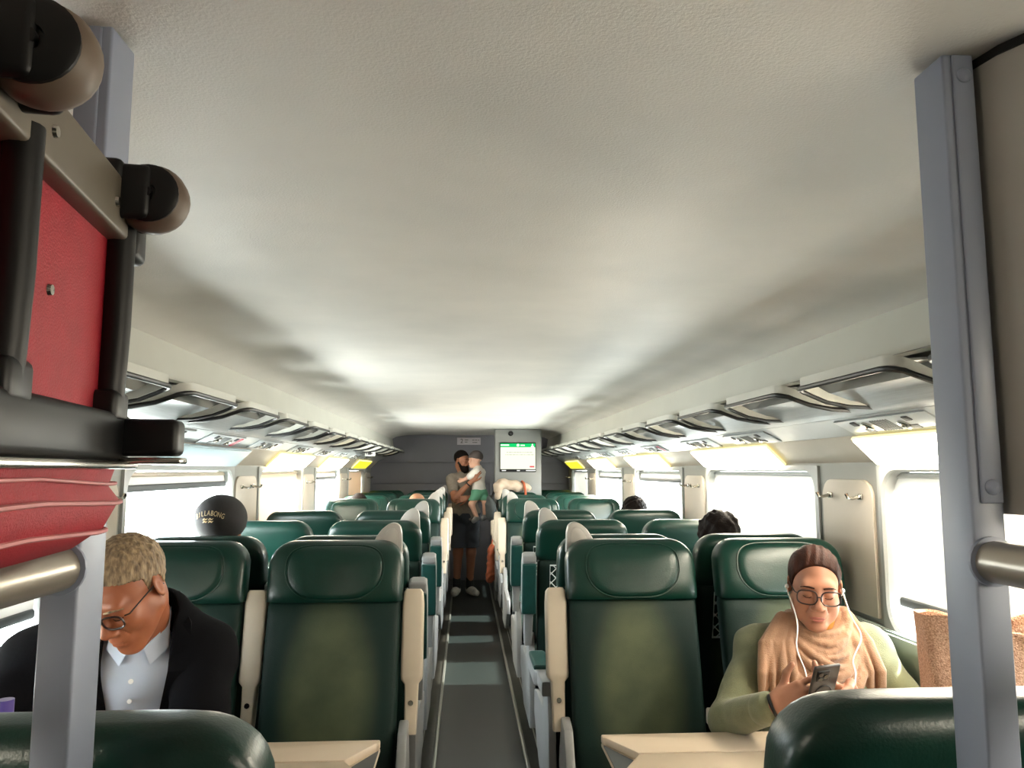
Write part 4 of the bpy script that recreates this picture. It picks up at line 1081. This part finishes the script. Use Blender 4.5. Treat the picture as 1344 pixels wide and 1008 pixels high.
    sobj('tee', torso_prims(chip, cneck, c2, c1, .08, .07, -.006, .03) + chain([c1, e1], [.046, .042], .01) + chain([c2, e2], [.046, .042], .01), .005, M['cshirt'], c, lambda P: np.maximum(1.262 - P[:, 2], .042 - np.linalg.norm(P - np.array(cneck) - np.array((-.01, 0, .035)), axis=1)), wob(.003, 60))
    sobj('shorts', [ell(chip, (.10, .092, .07)), *chain(la[:2], [.066, .058], .02), *chain(lb[:2], [.066, .058], .02)], .005, M['cshorts'], c, lambda P: np.maximum(P[:, 2] - 1.275, 1.145 - P[:, 2]))
    sobj('cap', [ell(CF((0, .012, .040)), (.074, .090, .076), CF.R), ell(CF((0, -.092, .024)), (.05, .045, .008), CF.R, .01)], .004, M['capgrey'], c, hair_clip(CF, [(.18, .98, .012)]))
    sobj('shoes', chain([(.135, 9.215, .935), (.100, 9.125, .91)], [.036, .028], .01) + chain([(.238, 9.31, .95), (.21, 9.225, .93)], [.036, .028], .01), .004, M['greyp'], c)
    lashes(CF, M['hair_dark'], c, k)
standing()

# ------------------------------------------------------------------ foreground luggage racks and suitcase
for s, px in ((-1, -.411), (1, .533)):
    t = thing('rack_post', 'grey metal luggage rack post at the %s edge of the picture' % SIDE[s], 'post', (px + .018, .8095, 0), group='metal posts of the luggage racks')
    B().box((0, 0, .986), (.036, .055, 1.972), .003).obj('post_body', M['post'], t)
    st = B().box((s * .004, -.029, 1.72), (.024, .004, .50), .002).obj('cover_strip', M['post'], t)
    for z in (1.487, 1.945): B().lathe([(.0085, 0), (.0085, .001), (.007, .003), (.004, .0045), (0, .005)], 14, (s * .004, -.031, z), Matrix.Rotation(math.pi / 2, 3, 'X')).obj('screw', M['post'], st)
    r = thing('rack_rail', 'satin metal tube rail running from the %s luggage rack post' % SIDE[s], 'rail', (px + .018, .782, 1.410), group='tube rails of the luggage racks')
    B().tube([(0, 0, 0), (0, -.02, 0), (0, -1.377, 0)], .0215, 20).obj('rail_tube', M['tube'], r)
    B().lathe([(0.0, 0), (.026, 0), (.026, .004), (.022, .005)], 20, (0, 0, 0), Matrix.Rotation(math.pi / 2, 3, 'X')).obj('rail_flange', M['post'], r)
    r = thing('rack_rail', 'outer tube rail of the %s luggage rack by the wall' % SIDE[s], 'rail', (px + s * .40, .80, 1.410), group='outer rails of the luggage racks')
    B().tube([(0, 0, 0), (0, -.7, 0), (0, -1.4, 0)], .0215, 16).obj('rail_tube', M['tube'], r)
    B().box((0, .0, -.705), (.045, .045, 1.41), .004).obj('rail_support', M['post'], r)
    B().box((0, -1.4, -.705), (.045, .045, 1.41), .004).obj('rail_support', M['post'], r)
    r = thing('rack_post', 'rear grey post holding the %s luggage rack tube' % SIDE[s], 'post', (px + .018, -.62, 0), group='rear posts of the luggage racks')
    B().box((0, 0, .986), (.045, .05, 1.972), .004).obj('post_body', M['post'], r)
pts = [(.576, .835), (.578, .80), (.585, .765), (.600, .735), (.625, .715), (.66, .703), (.72, .697), (.84, .694), (1.05, .694)]
out = [(x + .012, y + .012) for x, y in pts][::-1]
p = thing('luggage_partition', 'curved grey upper panel of the right luggage rack beside its post', 'panel', (0, 0, 0))
B().prism(pts + out, 2, 1.458, 1.962).obj('curved_panel', M['rackpanel'], p, 50)
B().prism([(x - .001, y - .004) for x, y in pts] + out, 2, 1.962, 1.972).obj('top_shadow_strip', M['black'], p, 50)  # black strip painting the shadow line where the panel meets the ceiling

def suitcase():
    t = thing('suitcase', 'red soft suitcase with black wheel end lying on the left rack', 'suitcase', (-.332, .74, 1.4325), math.radians(8))
    t['label'] = 'red suitcase lying on the left luggage rack with wheels towards the aisle'
    B().box((-.285, -.185, .207), (.57, .40, .315), .03, seg=4).obj('main_compartment', M['red'], t)
    R = []
    for z, g in ((0, .05), (.004, .025), (.02, .006), (.045, -.004), (.058, .004), (.075, 0)):
        R.append([(-.277 + x, -.188 + y, z) for x, y, _ in sup(0, 0, 0, .285 - g, .20 - g, 80, 20.0)])
    pk = B().rings(R).obj('front_pocket', M['red'], t, 60)
    def zipline(z, g, w):
        pts = [(-.277 + x, -.188 + y, z + .004 * math.sin(x * 9 + y * 14)) for x, y, _ in sup(0, 0, 0, .287 - g, .202 - g, 96, 20.0)]
        return B().tube(pts, w, 6, closed=True).obj('zipper', M['zip'], pk)
    zipline(.022, .006, .0022); zipline(.047, -.003, .0022); zipline(.064, .001, .0016)
    B().box((.006, -.185, .306), (.022, .375, .052), .004).obj('wheel_plate', M['plate'], t)
    for y in (-.015, -.355): B().box((.004, y, .292), (.034, .036, .05), .008).obj('corner_guard', M['black'], t)
    for y in (-.05, -.30):
        b = B().box((.018, y + .024, .319), (.045, .016, .05), .007).box((.018, y - .020, .319), (.045, .012, .05), .006).box((.003, y, .336), (.03, .06, .022), .006)
        br = b.obj('wheel_bracket', M['black'], t)
        RX = Matrix.Rotation(math.pi / 2, 3, 'X')
        B().lathe([(0.0, -.017), (.022, -.017), (.029, -.012), (.0315, -.005), (.0315, .005), (.029, .012), (.022, .017), (0, .017)], 28, (.037, y, .319), RX).obj('wheel', M['wheel'], br)
        h = B().lathe([(0, .0165), (.026, .0165), (.0265, .020), (.022, .023), (.008, .023), (.007, .020), (0, .020)], 28, (.037, y, .319), RX)
        h.lathe([(0, .02), (.0045, .02), (.0045, .0245), (0, .0245)], 12, (.037, y, .319), RX)
        h.obj('wheel_hub', M['black'], br)
    for y in (-.040, -.252):
        b = B().tube([(.006, y, .11), (.009, y, .20), (.009, y, .295)], .0125, 14); b.box((.004, y, .128), (.03, .04, .03), .006)
        b.obj('skid_bar', M['black'], t)
    b = B().box((.004, -.19, .102), (.030, .37, .044), .008)
    b.box((.034, -.018, .102), (.062, .034, .034), .006)
    f = b.obj('foot_bar', M['black'], t)
    B().box((.006, -.185, .077), (.036, .37, .007), .002).box((.036, -.018, .081), (.064, .030, .006), .002).obj('foot_trim', M['chrome'], f)
    for y, z in ((-.17, .205), (-.085, .304), (-.225, .304)): B().lathe([(0, 0), (.0048, 0), (.004, .0025), (0, .003)], 12, (.0 if z < .3 else .017, y, z), Matrix.Rotation(math.pi / 2, 3, 'Y')).obj('rivet', M['chrome'], t)
suitcase()

# ------------------------------------------------------------------ small things on the tables
def gold_bag():
    t = thing('gift_bag', 'copper glitter tote bag standing on the right table by the window', 'bag', (1.158, 1.66, .757), math.radians(-12)); t.scale.z = 1.07
    R = []
    for z, w, d in ((0, .125, .05), (.005, .132, .055), (.12, .14, .06), (.26, .142, .055), (.34, .146, .045), (.385, .15, .04)):
        ring = sup(0, 0, z, w, d, 40, 8.0)
        R.append([(x, y + .006 * math.sin(x * 40 + z * 20), zz + (.022 * abs(x / .15) ** 2 - .010 * math.cos(x * 34) if z > .3 else 0)) for x, y, zz in ring])
    for z, w, d in ((.380, .144, .034), (.25, .135, .045)):
        R.append([(x, y, zz + (.022 * abs(x / .15) ** 2 - .010 * math.cos(x * 34) if z > .3 else 0)) for x, y, zz in sup(0, 0, z, w, d, 40, 8.0)])
    B().rings(R).obj('bag_body', M['gold'], t, 60)
    b = B().tube([(-.05, -.045, .34), (-.05, -.052, .37), (-.03, -.053, .375), (.03, -.053, .375), (.05, -.052, .37), (.05, -.045, .34)], .004, 6)
    b.obj('bag_handle', M['gold'], t)
gold_bag()
t = thing('bottle', 'small purple bottle with white label on the left table', 'bottle', (-.885, 1.59, .757)); t.scale.z = 1.28
B().lathe([(0, 0), (.028, 0), (.030, .006), (.030, .15), (.026, .175), (.013, .195), (.012, .21), (0, .21)], 20).obj('bottle_body', M['purple'], t)
B().lathe([(0, .205), (.015, .205), (.015, .24), (0, .24)], 16).obj('cap', M['purple'], t)
B().lathe([(.0303, .05), (.0306, .05), (.0306, .13), (.0303, .13)], 20).obj('bottle_label', M['signwhite'], t)

# ------------------------------------------------------------------ end of the coach
cab = thing('screen_cabinet', 'grey cabinet reaching the ceiling with an information screen', 'cabinet', (.62, 9.0, 0))
B().box((0, .17, .994), (.547, .34, 1.988), .008).obj('cabinet_body', M['cabinet'], cab)
sc_ = B().box((-.006, -.006, 1.655), (.43, .02, .345), .006).obj('screen_bezel', M['black'], cab)
B().box((-.006, -.018, 1.648), (.412, .006, .262)).obj('screen', M['screen'], sc_)
B().box((-.006, -.0185, 1.795), (.412, .007, .045)).obj('screen_header', M['sgreen'], sc_)
b = B()
for x0, w, z, h in ((-.16, .10, 1.797, .014), (.05, .05, 1.795, .012)): b.box((x0, -.0225, z), (w, .002, h))
b.lathe([(.012, 0), (.016, 0), (.016, .001), (.012, .001)], 18, (-.005, -.0225, 1.796), Matrix.Rotation(math.pi / 2, 3, 'X'))
b.sphere((.165, -.0225, 1.803), (.009, .001, .009), 12); b.prism([(.145, 1.776), (.185, 1.776), (.178, 1.790), (.152, 1.790)], 1, -.0235, -.0225)
b.obj('header_print', M['swhite'], sc_)
b = B(); random.seed(4)
for z, x0, x1 in ((1.712, -.14, .14), (1.684, -.155, .155)):
    x = x0
    while x < x1:
        w = random.choice((.012, .02, .034, .026)); b.box((x + w / 2, -.0218, z), (w, .0015, .007)); x += w + .007
b.obj('screen_text', M['stext'], sc_)
B().box((.16, -.0218, 1.545), (.055, .0015, .018), .0).obj('screen_emblem', M['sred'], sc_)
b = B()
for x, w in ((-.17, .05), (0, .035), (.145, .11)): b.box((x, -.0175, 1.500), (w, .002, .010))
b.obj('bezel_print', M['swhite'], sc_)
b = B().lathe([(0, 0), (.03, 0), (.028, .006), (.02, .012)], 18, (-.09, -.001, 1.935), Matrix.Rotation(math.pi / 2, 3, 'X')); b.sphere((-.09, -.012, 1.935), (.019, .016, .019), 14)
b.obj('dome_camera', M['lens'], cab)
sg = thing('coach_sign', 'white second class sign high on the slate end wall', 'sign', (.045, YE - .012, 1.908))
B().box((0, 0, 0), (.33, .012, .10), .003).obj('sign_plate', M['signwhite'], sg)
o = link('sign_numeral', text_mesh('2', .085, M['inkdark'], 'sign_numeral'), sg); o.matrix_local = Matrix.Translation((-.10, -.008, 0)) @ FACE
b = B()
for x, w, z in ((-.035, .05, .018), (-.04, .04, -.012), (.06, .03, .015), (.10, .03, .015), (.135, .02, .015), (.06, .02, -.018), (.095, .045, -.018)): b.box((x, -.0065, z), (w, .002, .010), .0)
b.obj('sign_print', M['ink'], sg)
sg = thing('notice_plate', 'small white notice with dark pictogram under the far left racks', 'sign', (-1.05, 8.5, 1.686))
B().box((0, 0, 0), (.115, .006, .058), .012).obj('sign_plate', M['white'], sg)
b = B().box((-.005, -.0035, 0), (.036, .002, .026), .0).box((.020, -.0035, 0), (.012, .002, .014), .0).box((-.034, -.0035, 0), (.008, .002, .02), .0); b.obj('pictogram', M['inkdark'], sg)
B().box((0, 0, .034), (.02, .008, .02)).obj('hanger', M['greyp'], sg)
# cloth bundle on the seat tops, dark bag and rust cloth by the aisle
t = thing('cloth_bag', 'cream cloth bag with rust strap lying over the seat tops by the screen', 'bag', (0, 0, 0))
sobj('bag_body', chain([(.37, 8.79, 1.20), (.375, 8.80, 1.31), (.42, 8.83, 1.345), (.58, 8.85, 1.325), (.72, 8.855, 1.305)], [.035, .05, .055, .055, .04], .04) + [ell((.40, 8.82, 1.35), (.05, .05, .04), None, .02)], .006, M['cream'], t, None, wob(.008, 50))
B().tube([(.655, 8.92, 1.27), (.650, 8.90, 1.36), (.655, 8.86, 1.375), (.672, 8.80, 1.355), (.685, 8.78, 1.27), (.69, 8.79, 1.22)], .014, 8, flat=1.0).obj('strap', M['orange'], t)
t = thing('bag', 'dark grey bag hanging at aisle side behind the standing man', 'bag', (0, 0, 0)); t['label'] = 'dark grey bag hanging on the aisle seat right of the child'
sobj('bag_body', [ell((.285, 8.86, 1.07), (.055, .10, .15)), ell((.305, 8.80, 1.04), (.05, .09, .10), None, .03)], .006, M['backpack'], t, None, wob(.006, 50))
B().tube([(.30, 8.80, 1.20), (.33, 8.83, 1.27), (.345, 8.87, 1.28), (.31, 8.92, 1.20)], .010, 8).obj('strap', M['black'], t)
t = thing('jacket', 'rust orange jacket hanging low at the aisle edge beside the man', 'jacket', (0, 0, 0))
sobj('jacket_body', [cone((.295, 8.72, .64), (.285, 8.70, .30), .035, .05, .03), cone((.30, 8.80, .62), (.295, 8.84, .34), .03, .045, .03)], .006, M['orange'], t, None, wob(.008, 60))
B().tube([(.30, 8.72, .66), (.31, 8.76, .72), (.30, 8.80, .66)], .006, 6).obj('hanging_loop', M['orange'], t)
